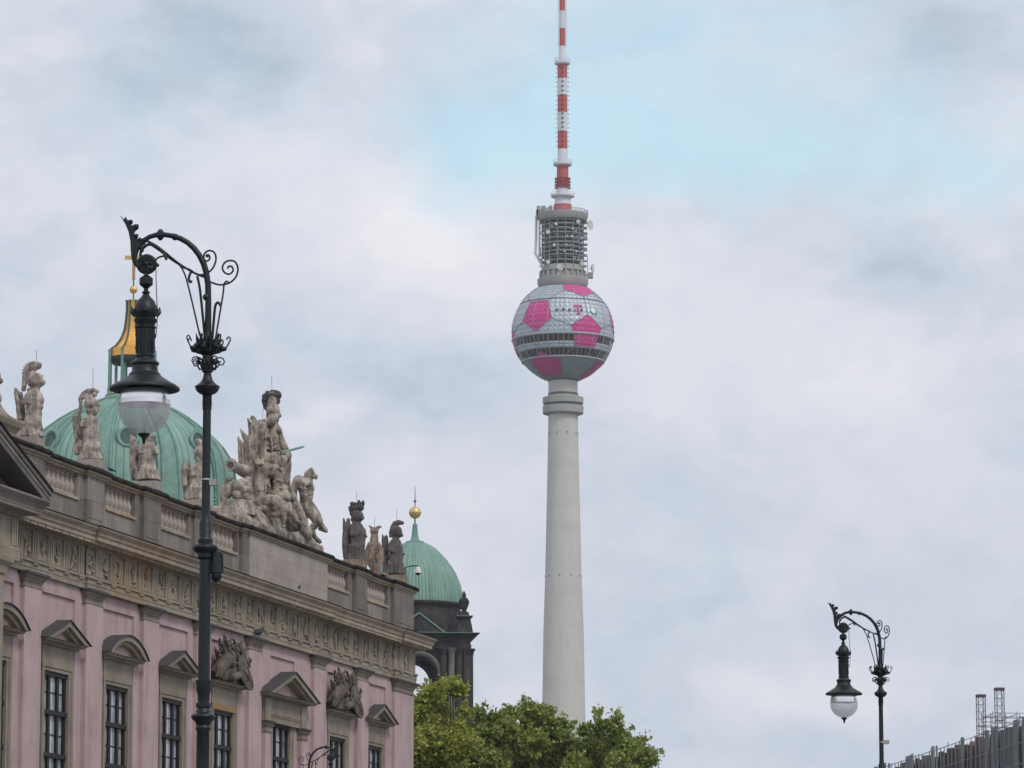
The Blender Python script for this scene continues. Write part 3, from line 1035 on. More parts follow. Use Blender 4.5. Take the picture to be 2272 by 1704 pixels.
def trophy(c, win, flip=1, seed=1):
    """carved heap of arms, flags and drapery standing on the window cornice (metres round the window axis)"""
    rn = random.Random(seed)
    t = MB()
    Y = -0.1
    # fan of flags, lances and plumes rising left and right
    for (x0, x1, z1, rr) in ((-0.2, -1.75, 14.0, .10), (-0.1, -1.35, 14.35, .12), (0.0, -0.85, 14.5, .12), (0.3, 1.0, 14.3, .12), (0.45, 1.35, 14.5, .13), (0.5, 1.75, 14.3, .12), (0.5, 1.95, 13.95, .10), (0.3, 0.6, 14.2, .1)):
        pts = []
        for k in range(6):
            f = k / 5
            pts.append((c + x0 + (x1 - x0) * f + 0.12 * math.sin(5 * f), Y - 0.12 - 0.08 * math.sin(3 * f + x1), 13.25 + (z1 - 13.25) * f))
        t.tube(pts, [rr * 0.7, rr, rr * 1.2, rr * 1.1, rr * 0.8, rr * 0.25], 8)
        for k in range(1, 5):
            p = pts[k]
            for sg in (-1, 1):
                t.tube([p, (p[0] + sg * rr * 1.6, p[1] - 0.02, p[2] + 0.05), (p[0] + sg * rr * 2.2, p[1] + 0.01, p[2] + rn.uniform(-0.02, 0.14))], [0.05, 0.04, 0.012], 5)
    # curled crest
    t.tube([(c - 0.35 + 0.30 * math.cos(a) * (1 - a / 9), Y - 0.26, 14.25 + 0.20 * math.sin(a) * (1 - a / 9)) for a in [i * 0.5 for i in range(13)]], 0.05, 6)
    # cuirass and helmet in the middle
    t.lathe([(0.26, 13.3), (0.30, 13.4), (0.24, 13.62), (0.30, 13.85), (0.26, 13.98), (0.1, 14.04)], 14, (c - 0.15, Y - 0.12, 0), squash=0.7)
    t.ball((c + 0.05, Y - 0.2, 14.16), (0.2, 0.14, 0.15), 10, 8)
    t.tube([(c - 0.1, Y - 0.3, 14.2), (c + 0.15, Y - 0.32, 14.32), (c + 0.4, Y - 0.22, 14.2)], 0.05, 6)
    # bending torso with mantle at the left
    t.tube([(c - 1.5, Y - 0.1, 13.15), (c - 1.2, Y - 0.2, 13.5), (c - 0.8, Y - 0.25, 13.72), (c - 0.3, Y - 0.25, 13.6)], [0.2, 0.24, 0.22, 0.14], 10)
    for k in range(9):
        x = c - 1.75 + k * 0.2
        t.tube([(x + 0.15, Y - 0.24, 13.62 - 0.02 * k), (x, Y - 0.3, 13.36), (x - 0.06 + rn.uniform(-.05, .05), Y - 0.24, 13.06)], [0.035, 0.055, 0.03], 5)
    # shield leaning right with a rib and rim
    m3 = Matrix.Rotation(R(24), 3, 'Y')
    t.ball((c + 1.05, Y - 0.22, 13.34), (0.78, 0.09, 0.30), 20, 12, m3)
    rim = [Vector((c + 1.05, Y - 0.26, 13.34)) + m3 @ Vector((0.78 * math.cos(a), 0, 0.30 * math.sin(a))) for a in [i * PI / 12 for i in range(24)]]
    t.tube(rim, 0.035, 6, closed=True)
    t.tube([rim[0], Vector((c + 1.05, Y - 0.34, 13.34)), rim[12]], 0.03, 6)
    # cannon tube and drum low down
    t.tube([(c - 0.5, Y - 0.3, 13.12), (c + 0.15, Y - 0.34, 13.28)], [0.10, 0.13], 12)
    t.lathe([(0.2, 13.02), (0.2, 13.3)], 14, (c - 1.05, Y - 0.2, 0), squash=0.8)
    for _ in range(26):
        x, z = c + rn.uniform(-1.6, 1.6), rn.uniform(13.1, 14.1)
        a = rn.uniform(0, PI)
        t.tube([(x - 0.12 * math.cos(a), Y - 0.2, z - 0.12 * math.sin(a)), (x, Y - 0.27, z), (x + 0.12 * math.cos(a), Y - 0.2, z + 0.12 * math.sin(a))], [0.03, 0.05, 0.03], 5)
    t.box(c - 1.4, c + 1.5, -0.2, 0.0, 13.0, 13.5)
    o = t.build('trophy', MAT['trophy'], win)
    sculpt(o, 0.022, 0.025, 0.06, 0)


styles = ['arc', 'tri', 'arc', 'tri', 'trophy_ochre', 'big', 'trophy', 'tri']
for c, sty in zip(WIN, styles):
    wobj = window(c, sty)
    if sty.startswith('trophy'):
        trophy(c, wobj)


def L2W(u_, v_, w_):
    return Vector(CORNER) + Matrix.Rotation(RZ, 3, 'Z') @ Vector((u_, -v_, w_))
# ---- PART2

EYEW = Vector((0, 0, EYE))


def on_u(x, y, u):
    """point of the parapet's own frame, on the cross plane at u, that stands at survey position x, y; and its scale (survey px per m)"""
    d = survey(x, y, 100.0) - EYEW
    rot = Matrix.Rotation(-RZ, 3, 'Z')
    e = rot @ (EYEW - Vector(CORNER))
    dl = rot @ d
    t = (u - e.x) / dl.x
    p = e + dl * t
    return p, 9000 / (dl.length * t)


FAT = 1.10


def carve(name, pieces, crop, base, mat, parent, voxel=0.028, rough=0.03, size=0.13, smooth=1, label=None):
    """crop = (x0, y0, scale); base = (u, y, z) origin of the thing; pieces as documented:
    ('c', x1,y1,r1, x2,y2,r2, du) limb | ('b', x,y,rx,rz, depth, du) ellipsoid | ('l', [(y,xc,hw)], depth, du) loft | ('t', [(x,y,r)], du) path"""
    m = MB()
    X0, Y0, S = crop
    bu = Vector(base)

    def P(x, y, du):
        p, s = on_u(X0 + x / S, Y0 + y / S, bu.x + du)
        return p - bu, s * S
    for pc in pieces:
        k = pc[0]
        if k == 'c':
            _, x1, y1, r1, x2, y2, r2 = pc[:7]
            du = pc[7] if len(pc) > 7 else 0
            a, s = P(x1, y1, du)
            b, s = P(x2, y2, du)
            m.cap(a, r1 * FAT / s, b, r2 * FAT / s)
        elif k == 'b':
            _, x, y, rx, rz = pc[:5]
            dep = pc[5] if len(pc) > 5 else rx
            du = pc[6] if len(pc) > 6 else 0
            a, s = P(x, y, du)
            m.ball(a, (dep * FAT / s, rx * FAT / s, rz * FAT / s), 16, 12)
        elif k == 't':
            du = pc[2] if len(pc) > 2 else 0
            q = [P(x, y, du) for (x, y, r) in pc[1]]
            pts = [a[0] for a in q]
            rs = [r * FAT / q[0][1] for (x, y, r) in pc[1]]
            for i in range(len(pts) - 1):
                m.cap(pts[i], rs[i], pts[i + 1], rs[i + 1])
        elif k == 'l':
            dep = pc[2] if len(pc) > 2 else 0.8
            du = pc[3] if len(pc) > 3 else 0
            n = 24
            vs, fs = [], []
            rows = pc[1]
            for (y, xc, hw) in rows:
                a, s = P(xc, y, du)
                for i in range(n):
                    t = 2 * PI * i / n
                    vs.append((a.x + math.cos(t) * hw / s * dep, a.y + math.sin(t) * hw / s, a.z))
            for j in range(len(rows) - 1):
                for i in range(n):
                    b0, b1 = j * n + i, j * n + (i + 1) % n
                    fs.append((b0, b1, b1 + n, b0 + n))
            fs.append(tuple(range(n)))
            fs.append(tuple(range((len(rows) - 1) * n, len(rows) * n)))
            m.add(vs, fs)
        elif k == 'pl':      # pleats / lappets hanging round a skirt: y0, y1, xc, hw0, hw1, count
            _, y0, y1, xc, h0, h1, cnt, r_ = pc
            a, s = P(xc, y0, 0)
            b, s = P(xc, y1, 0)
            for i in range(cnt):
                t = 2 * PI * (i + 0.5) / cnt
                m.cap((a.x + math.cos(t) * h0 / s * 0.8, a.y + math.sin(t) * h0 / s, a.z), r_ / s * 0.8,
                      (b.x + math.cos(t) * h1 / s * 0.8, b.y + math.sin(t) * h1 / s, b.z), r_ / s)
    o = m.build(name, mat, parent, label=label)
    sculpt(o, voxel, rough, size, smooth)
    return o


def statue(u, y, label, crop, armour, helmet, extra=None, plinth=(0.3, 0.37, 0.27), mat='statue', hmat=None, rod=None, cap_name='helmet', z0=18.37, extra_name='shield'):
    root = empty('statue', L2W(u, -y, z0), RZ, label, 'statue', 'stone trophy statues along the roof balustrade')
    base = (u, y, z0)
    b = MB()
    px_, py_, h = plinth
    b.box(-px_, px_, -py_, py_, 0, h)
    b.build('plinth', MAT['statue_tan'] if mat != 'statue' else MAT['attic'], root, smooth=False)
    carve('armour', armour, crop, base, MAT[mat], root, 0.016, 0.014, 0.05, 0)
    carve(cap_name, helmet, crop, base, MAT[hmat or mat], root, 0.016, 0.010, 0.05, 0)
    if extra:
        carve(extra_name, extra, crop, base, MAT[mat], root, 0.018, 0.012, 0.06, 0)
    if rod:
        X0, Y0, S = crop
        p1, s = on_u(X0 + rod[0] / S, Y0 + rod[1] / S, u)
        p2, s = on_u(X0 + rod[0] / S, Y0 + rod[2] / S, u)
        r_ = MB()
        r_.tube([p1 - Vector(base), p2 - Vector(base)], 0.007, 6)
        r_.build('lightning_rod', MAT['iron2'], root)
    return root


C1 = (0, 760, 6.636)
C2 = (150, 840, 6.636)
C4 = (350, 880, 5.53)
CR = (740, 1080, 6.914)

s1_arm = [('l', [(1395, 430, 200), (1330, 440, 185), (1250, 460, 155), (1180, 480, 135), (1100, 495, 125), (1020, 500, 118), (950, 500, 128), (850, 505, 134), (780, 500, 125), (730, 500, 95), (690, 515, 60), (640, 525, 50)]),
          ('pl', 1290, 1375, 437, 165, 190, 14, 26), ('pl', 1190, 1270, 468, 128, 150, 12, 22), ('pl', 1030, 1050, 500, 110, 112, 16, 14),
          ('l', [(905, 405, 66), (850, 410, 68), (770, 425, 62), (715, 450, 40)], 0.8, -0.2), ('l', [(900, 600, 40), (800, 590, 50), (740, 570, 40)], 0.8, 0.2), ('pl', 905, 850, 408, 60, 58, 8, 10),
          ('b', 590, 850, 55, 80), ('b', 585, 950, 50, 40), ('c', 430, 700, 30, 560, 690, 30)]
s1_hel = [('b', 520, 550, 112, 100, 90), ('c', 540, 540, 85, 620, 590, 45), ('c', 560, 640, 36, 640, 590, 30), ('b', 480, 600, 70, 60, 70), ('b', 620, 490, 18, 18, 18),
          ('t', [(585, 325, 30), (560, 345, 48), (500, 355, 64), (435, 395, 66), (395, 450, 58), (372, 530, 44), (360, 600, 34), (348, 690, 32)]), ('c', 470, 470, 60, 420, 470, 50), ('t', [(585, 300, 10), (500, 285, 10), (430, 310, 10), (360, 380, 10), (335, 460, 10), (330, 540, 9)], 0)]
for k in range(9):
    a_ = R(65 + 14 * k)
    s1_hel.append(('c', 500 + 95 * math.cos(a_), 450 - 95 * math.sin(a_), 9, 500 + 172 * math.cos(a_), 450 - 172 * math.sin(a_), 12, -0.1))
s1_ext = [('t', [(235, 690, 22), (240, 760, 34), (262, 900, 32), (285, 1120, 32)], -0.1), ('t', [(300, 760, 34), (325, 900, 38), (340, 1120, 40)], 0.1), ('c', 225, 680, 20, 290, 770, 30)]
statue(-38.55, 0.15, 'pale stone statue with hollow ribbed helmet and swept-back crest beside the dark gable', C1, s1_arm, s1_hel, s1_ext, rod=(537, 300, 110), extra_name='quiver')

s2_arm = [('l', [(1195, 345, 185), (1150, 345, 172), (1060, 350, 150), (990, 355, 138), (975, 350, 128), (900, 345, 126), (800, 340, 128), (700, 335, 130), (620, 335, 122), (575, 340, 95), (550, 340, 60), (500, 350, 55)]),
          ('pl', 1010, 1170, 348, 132, 168, 16, 20), ('pl', 960, 985, 350, 118, 126, 14, 16),
          ('l', [(715, 240, 60), (640, 247, 58), (575, 268, 42)], 0.8, -0.2), ('b', 410, 680, 45, 75), ('b', 400, 800, 50, 60), ('pl', 715, 650, 240, 52, 50, 8, 9)]
s2_hel = [('b', 400, 465, 52, 75, 50), ('b', 345, 370, 105, 88, 85), ('c', 390, 420, 24, 468, 400, 15), ('c', 330, 470, 62, 375, 525, 35), ('b', 452, 440, 14, 30, 20),
          ('t', [(440, 190, 24), (380, 178, 38), (300, 190, 42), (235, 235, 42), (190, 300, 32), (195, 380, 24), (185, 440, 26), (175, 500, 22)]), ('b', 395, 235, 42, 36, 40), ('b', 280, 260, 60, 50, 40)]
s2_ext = [('t', [(75, 560, 14), (95, 700, 20), (125, 880, 24)], -0.15), ('t', [(105, 530, 12), (120, 700, 20), (150, 880, 24)], 0.0), ('t', [(160, 470, 26), (170, 600, 34), (185, 800, 38), (200, 950, 40)], 0.1), ('t', [(165, 920, 48), (130, 1010, 45), (140, 1090, 40)], 0), ('b', 200, 1000, 60, 90)]
statue(-33.6, 0.15, 'pale stone statue in a brimmed helmet with long curled plume, left of the near globe', C2, s2_arm, s2_hel, s2_ext, rod=(375, 160, -160), extra_name='quiver')

s3_arm = [('l', [(1495, 1190, 185), (1440, 1185, 165), (1310, 1180, 122), (1280, 1180, 112), (1180, 1185, 126), (1080, 1190, 140), (1020, 1190, 132), (975, 1190, 100), (950, 1190, 55), (890, 1195, 45)]),
          ('pl', 1330, 1480, 1185, 120, 178, 14, 22), ('pl', 1290, 1310, 1180, 112, 118, 14, 14),
          ('l', [(1098, 1092, 55), (1030, 1100, 58), (985, 1125, 42)], 0.8, -0.2), ('t', [(1120, 975, 40), (1220, 1000, 44), (1310, 1090, 34)], -0.12), ('b', 1290, 1060, 40, 60)]
s3_hel = [('b', 1200, 890, 50, 62, 48), ('b', 1190, 855, 62, 40, 60), ('t', [(1150, 870, 20), (1210, 850, 26), (1262, 850, 24), (1312, 838, 10)]), ('b', 1240, 900, 20, 30, 25), ('c', 1170, 920, 40, 1200, 960, 45)]
s3_ext = [('b', 978, 1180, 58, 300, 110), ('c', 935, 830, 14, 965, 1000, 45), ('c', 1000, 1250, 40, 1020, 1450, 40)]
statue(-28.62, 0.15, 'stone statue with tall pointed shield and winged cap, directly under the near lamp globe', C2, s3_arm, s3_hel, s3_ext)

s4_arm = [('l', [(1265, 450, 130), (1230, 450, 125), (1120, 455, 98), (1100, 455, 88), (1000, 465, 90), (900, 470, 88), (860, 478, 72), (835, 488, 48), (790, 495, 40)]),
          ('pl', 1120, 1245, 452, 100, 124, 12, 16), ('l', [(975, 445, 38), (900, 450, 42), (855, 470, 32)], 0.8, -0.2), ('b', 520, 930, 40, 55)]
s4_hel = [('b', 505, 690, 58, 72, 52), ('b', 500, 770, 38, 50, 40), ('b', 500, 560, 42, 40, 40), ('c', 520, 590, 25, 510, 640, 34), ('c', 490, 740, 45, 560, 735, 18)]
s4_ext = [('t', [(322, 780, 12), (322, 900, 32), (335, 1080, 36)], -0.15), ('t', [(383, 765, 10), (375, 880, 26), (360, 1050, 30)], 0.1), ('t', [(350, 900, 36), (345, 1100, 48), (365, 1230, 45)])]
statue(-24.1, 0.15, 'stone statue with folded flags at its back, partly behind the near lamp post', C4, s4_arm, s4_hel, s4_ext, extra_name='flag')

r1_arm = [('l', [(1135, 335, 150), (1080, 330, 142), (980, 345, 132), (890, 365, 125), (870, 370, 118), (780, 372, 124), (740, 380, 130), (680, 370, 125), (600, 355, 100), (550, 350, 68), (500, 360, 55)]),
          ('pl', 900, 1120, 345, 120, 140, 14, 18), ('l', [(755, 300, 55), (660, 310, 58), (600, 325, 42)], 0.8, -0.2), ('b', 450, 690, 45, 60), ('c', 470, 770, 20, 505, 765, 16)]
r1_hel = [('b', 370, 455, 88, 82, 75), ('c', 400, 450, 50, 448, 480, 26), ('c', 300, 500, 40, 400, 500, 40), ('c', 320, 385, 30, 450, 352, 12)]
r1_ext = [('b', 200, 860, 56, 290, 120), ('c', 155, 480, 10, 178, 640, 38), ('c', 225, 505, 24, 232, 640, 36)]
r1 = statue(-6.9, 0.15, 'dark sooty stone statue with big feather plumes and a tall shield', CR, r1_arm, r1_hel, r1_ext, mat='statue_dark', rod=(355, 220, 75))
carve('plume', [('b', 285, 262, 30, 32, 30), ('b', 335, 272, 32, 32, 30), ('b', 390, 255, 26, 48, 28), ('b', 453, 255, 24, 50, 26), ('b', 330, 325, 72, 45, 40), ('b', 415, 320, 50, 45, 40), ('b', 262, 345, 26, 50, 25), ('b', 272, 410, 22, 45, 22), ('b', 240, 320, 14, 20, 14)],
      CR, (-6.9, 0.15, 18.37), MAT['black_stone'], r1, 0.022, 0.03, 0.06)

r2_arm = [('l', [(1310, 650, 62), (1240, 640, 95), (1150, 620, 128), (1060, 618, 118), (900, 620, 88), (860, 622, 72), (760, 626, 62), (715, 626, 52)]),
          ('pl', 880, 1120, 615, 80, 118, 12, 20), ('t', [(690, 880, 30), (725, 980, 42), (728, 1120, 48)], 0.1), ('t', [(545, 880, 26), (515, 980, 32), (500, 1110, 38)], -0.1), ('t', [(520, 1130, 30), (620, 1170, 34), (730, 1160, 26)]), ('c', 700, 1180, 28, 690, 1300, 22), ('t', [(545, 885, 22), (600, 868, 26), (680, 880, 24)]), ('t', [(690, 890, 22), (700, 960, 18), (650, 1010, 16)], -0.25),
          ('t', [(560, 940, 7), (600, 1020, 8), (590, 1120, 8)], -0.24), ('t', [(640, 930, 7), (600, 1040, 8), (560, 1120, 7)], -0.25), ('t', [(660, 960, 7), (650, 1060, 8), (680, 1130, 7)], -0.24)]
r2_hel = [('b', 625, 680, 62, 58, 58), ('t', [(600, 650, 26), (568, 618, 16), (543, 592, 7)]), ('t', [(655, 645, 24), (690, 620, 24), (724, 612, 14)]), ('b', 660, 690, 30, 40, 30)]
statue(-4.25, 0.15, 'tan draped stone figure with a winged helmet, standing between the two dark statues', CR, r2_arm, r2_hel, None, mat='statue_tan', plinth=(0.3, 0.35, 0.1), rod=(632, 610, 460))

r3_arm = [('l', [(1345, 940, 150), (1300, 940, 145), (1180, 962, 115), (1150, 962, 105), (1050, 962, 108), (900, 952, 104), (850, 948, 92), (800, 952, 58), (760, 960, 45)]),
          ('pl', 1190, 1330, 945, 118, 146, 14, 18), ('l', [(1005, 890, 60), (910, 895, 62), (830, 912, 44)], 0.8, -0.2), ('b', 1010, 930, 45, 60), ('c', 1040, 1040, 24, 1085, 1035, 14), ('c', 800, 1080, 35, 860, 1090, 35)]
r3_hel = [('b', 955, 680, 90, 80, 75), ('c', 1000, 715, 55, 1045, 748, 24), ('c', 900, 740, 40, 1000, 755, 34),
          ('t', [(1055, 555, 26), (1000, 548, 38), (945, 565, 38), (900, 620, 30), (872, 700, 20), (866, 765, 14)])]
r3_ext = [('t', [(752, 735, 9), (765, 820, 26), (785, 1000, 36)]), ('t', [(808, 765, 24), (815, 900, 36), (800, 1100, 40), (800, 1310, 42)])]
statue(-1.75, 0.15, 'dark stone statue with a rounded crested helmet at the far end of the balustrade', CR, r3_arm, r3_hel, r3_ext, mat='statue_dark', rod=(970, 520, 340))

# statue cut by the left edge of the photo, on the raised attic
c0 = statue(-43.0, 0.42, 'stone statue cut off by the left edge above the gable, only its crest in view', (-94, 756, 6.636), s1_arm, s1_hel, s1_ext, z0=18.95, extra_name='quiver')

# ---- the great group over the attic panel
GC = (480, 840, 4.366)
gb_ = (-16.0, 0.3, 18.37)
grp = empty('statue_group', L2W(-16.0, -0.3, 18.37), RZ, 'large stone group of a seated plumed warrior with green blade above two captives', 'sculpture')
bs = MB()
bs.box(-4.3, 5.0, -0.28, 0.9, 0, 0.3)
bs.prism([(-0.22, 0.3), (0.9, 0.3), (0.85, 0.62), (-0.05, 0.62)], 'x', -4.0, 4.6)
bs.prism([(-0.08, 0.6), (0.85, 0.6), (0.8, 1.0), (0.2, 1.0)], 'x', -2.4, 2.6)
o = bs.build('base', MAT['group'], grp, smooth=False)
sculpt(o, 0.05, 0.04, 0.4, 2)

mars = [
    ('l', [(700, 530, 100), (640, 520, 95), (560, 510, 95), (500, 510, 92), (450, 530, 70), (420, 545, 42), (380, 552, 38)], 0.95),
    ('b', 540, 1040, 80, 130, 110, 0.35), ('b', 600, 1000, 70, 130, 100, 0.6),
    ('b', 490, 900, 120, 110, 130), ('b', 520, 800, 105, 90, 120),
    ('t', [(500, 900, 85), (560, 900, 72), (605, 905, 58), (600, 1000, 48), (590, 1110, 40)], -0.3),
    ('t', [(500, 900, 85), (600, 900, 68), (640, 910, 56), (640, 1010, 42)], 0.5),
    ('t', [(430, 960, 62), (425, 1060, 52), (440, 1180, 48)], -0.5),
    ('t', [(455, 500, 48), (440, 600, 42), (445, 700, 38), (470, 800, 38), (590, 785, 30)], -0.35),
    ('t', [(590, 510, 44), (620, 590, 36), (670, 680, 30), (650, 715, 24)], 0.3),
    ('b', 600, 790, 30, 26, 26), ('b', 640, 720, 24, 22, 24),
    ('t', [(655, 740, 55), (665, 830, 60), (660, 920, 55), (670, 1000, 46)], 0.2),
    ('pl', 760, 840, 520, 90, 105, 14, 22),
    ('t', [(490, 1130, 42), (560, 1125, 46), (625, 1140, 36)], -0.3),
    ('b', 700, 745, 30, 40), ('t', [(640, 790, 45), (620, 860, 40)], -0.1),
    ('b', 475, 560, 46, 50, 50, -0.2), ('b', 560, 600, 46, 70, 46, -0.05), ('b', 560, 700, 50, 40, 50, 0),
    ('t', [(470, 545, 14), (520, 575, 12), (575, 560, 12)], -0.32), ('t', [(460, 620, 10), (520, 640, 10), (585, 625, 10)], -0.32), ('t', [(460, 665, 10), (520, 682, 10), (590, 668, 10)], -0.32),
    ('t', [(530, 560, 9), (535, 640, 9), (540, 700, 9)], -0.36), ('t', [(450, 720, 16), (520, 738, 16), (600, 722, 16)], -0.36),
    ('t', [(470, 500, 12), (450, 530, 14), (440, 570, 14)], -0.45), ('t', [(490, 495, 12), (480, 530, 14), (475, 570, 12)], -0.45), ('t', [(425, 540, 12), (430, 570, 12)], -0.4),
    ('t', [(560, 1000, 12), (600, 985, 12), (640, 1000, 12)], -0.45), ('t', [(560, 1060, 9), (600, 1050, 9), (632, 1060, 9)], -0.42),
    ('t', [(560, 905, 12), (590, 870, 14), (625, 880, 12)], -0.5),
    ('t', [(470, 990, 12), (480, 1060, 12), (470, 1130, 10)], -0.62), ('t', [(500, 980, 12), (515, 1050, 12), (505, 1120, 10)], -0.55),
]
for k in range(9):
    mars.append(('t', [(440 + k * 20, 745, 9), (436 + k * 22, 800, 11), (430 + k * 25, 850, 7)], -0.42))

carve('seated_warrior', mars, GC, gb_, MAT['group'], grp, 0.02, 0.016, 0.07, 0)
cape = [
    ('t', [(540, 425, 34), (470, 430, 38), (400, 450, 40), (360, 560, 46), (355, 700, 46), (385, 820, 40), (440, 860, 34), (560, 850, 22)], -0.35),
    ('t', [(420, 430, 30), (400, 520, 36), (405, 640, 30), (400, 780, 34)], -0.55),
    ('t', [(560, 440, 34), (600, 500, 34), (625, 590, 26), (650, 670, 26)], 0.1),
    ('t', [(470, 445, 24), (440, 540, 26), (430, 660, 22), (425, 760, 20)], -0.6),
    ('t', [(340, 700, 40), (350, 850, 45), (370, 950, 40), (345, 1060, 36), (370, 1150, 34)], -0.4),
    ('t', [(400, 830, 40), (390, 950, 46), (400, 1060, 50), (440, 1180, 46)], -0.2),
    ('b', 600, 500, 32, 36), ('b', 440, 500, 34, 40, 34, -0.5),
]
for k in range(6):
    x_ = 352 + k * 16
    cape.append(('t', [(430 + k * 9, 440, 8), (x_ + 18, 530, 10), (x_, 640, 11), (x_ + 6, 750, 10), (x_ + 30, 830, 7)], -0.78 + 0.05 * k))
for k in range(5):
    cape.append(('t', [(420 + k * 30, 860, 8), (400 + k * 22, 930, 10), (385 + k * 20, 1010, 10), (400 + k * 22, 1090, 6)], -0.75 + 0.04 * k))

carve('cloak', cape, GC, gb_, MAT['group'], grp, 0.02, 0.012, 0.06, 0)
carve('head', [('b', 556, 375, 50, 62, 48), ('c', 545, 420, 40, 560, 430, 34), ('b', 600, 380, 10, 14, 12), ('c', 585, 415, 14, 600, 405, 8), ('b', 615, 355, 16, 20, 20), ('b', 520, 400, 26, 40, 36)], GC, gb_, MAT['group'], grp, 0.02, 0.015, 0.06, 1)
carve('helmet', [('b', 550, 305, 62, 60, 58), ('c', 500, 335, 12, 612, 322, 10), ('l', [(330, 552, 60), (290, 548, 58), (240, 545, 50), (180, 545, 44), (130, 545, 40)], 0.9), ('b', 500, 350, 18, 45, 20)], GC, gb_, MAT['group'], grp, 0.022, 0.02, 0.08, 1)
carve('plume', [('b', 466, 175, 24, 28, 24), ('b', 500, 148, 28, 28, 26), ('b', 540, 136, 30, 26, 26), ('b', 580, 140, 28, 26, 26), ('b', 610, 160, 20, 34, 24), ('b', 600, 215, 18, 34, 20), ('b', 462, 222, 22, 32, 22), ('b', 478, 262, 22, 36, 22), ('b', 490, 290, 14, 30, 18), ('b', 540, 165, 70, 28, 40), ('b', 470, 200, 26, 40, 34)],
      GC, gb_, MAT['black_stone'], grp, 0.022, 0.035, 0.06, 1)
# blade
pa, s = on_u(480 + 628 / 4.366, 840 + 718 / 4.366, -16)
pb, s = on_u(480 + 835 / 4.366, 840 + 662 / 4.366, -16)
pc, s = on_u(480 + 858 / 4.366, 840 + 656 / 4.366, -16)
bl = MB()
q = Vector(gb_)
pa, pb, pc = pa - q, pb - q, pc - q
vs = []
for p_, h_ in ((pa, 0.05), (pb, 0.042), (pc, 0.006)):
    for sx_, sz_ in ((0, h_), (0.02, 0), (0, -h_), (-0.02, 0)):
        vs.append(p_ + Vector((sx_, 0, sz_)))
fs = []
for i in range(2):
    for k in range(4):
        a, b_ = i * 4 + k, i * 4 + (k + 1) % 4
        fs.append((a, b_, b_ + 4, a + 4))
fs += [(0, 1, 2, 3), (8, 9, 10, 11)]
bl.add(vs, fs)
bl.build('sword_blade', MAT['blade'], grp, smooth=False)
capt = [
    ('b', 912, 925, 42, 48, 42), ('b', 920, 882, 18, 20, 20), ('b', 962, 950, 22, 26, 26), ('b', 880, 920, 26, 26, 30), ('c', 880, 960, 36, 900, 975, 34),
    ('l', [(1260, 880, 66), (1180, 870, 62), (1120, 872, 70), (1060, 868, 84), (1010, 850, 88), (980, 850, 72), (960, 870, 44)], 0.9),
    ('t', [(790, 1000, 50), (755, 1050, 36), (745, 1130, 32), (770, 1200, 30), (820, 1240, 24)], -0.3), ('b', 800, 990, 55, 50),
    ('t', [(890, 1250, 62), (945, 1320, 54), (985, 1380, 44), (930, 1450, 30), (890, 1540, 24)], -0.2),
    ('t', [(900, 1240, 55), (970, 1330, 44), (1000, 1400, 30), (1060, 1470, 20)], 0.35), ('c', 1000, 1455, 16, 1065, 1478, 16, 0.35),
    ('t', [(800, 1040, 8), (850, 1075, 9), (920, 1060, 8)], -0.36), ('t', [(820, 1110, 8), (870, 1135, 9), (925, 1120, 8)], -0.34), ('t', [(850, 1010, 8), (862, 1100, 8), (868, 1180, 8)], -0.36), ('b', 850, 1030, 34, 26, 20, -0.28), ('b', 900, 1025, 28, 24, 20, -0.25),
    ('t', [(860, 1260, 46), (840, 1380, 40), (870, 1500, 34)], 0.2), ('t', [(930, 1440, 18), (950, 1530, 20), (1000, 1580, 20)], 0.3), ('c', 880, 1530, 26, 900, 1550, 18),
]
carve('bound_captive', capt, GC, (-16.0, 0.3, 18.37), MAT['group'], grp, 0.03, 0.03, 0.14, 1) if False else None


def carve_at(name, pcs, u, mat='group', voxel=0.02, rough=0.016, size=0.07):
    """same as carve, for pieces standing at another place u along the group"""
    out = []
    d = u - gb_[0]
    for p in pcs:
        p = list(p)
        if p[0] == 'c':
            p = p[:7] + [(p[7] if len(p) > 7 else 0) + d]
        elif p[0] == 'b':
            dep = p[5] if len(p) > 5 else p[3]
            p = p[:5] + [dep, (p[6] if len(p) > 6 else 0) + d]
        elif p[0] == 't':
            p = [p[0], p[1], (p[2] if len(p) > 2 else 0) + d]
        elif p[0] == 'l':
            p = [p[0], p[1], p[2] if len(p) > 2 else 0.8, (p[3] if len(p) > 3 else 0) + d]
        out.append(tuple(p))
    return carve(name, out, GC, gb_, MAT[mat], grp, voxel, rough, size, 0)


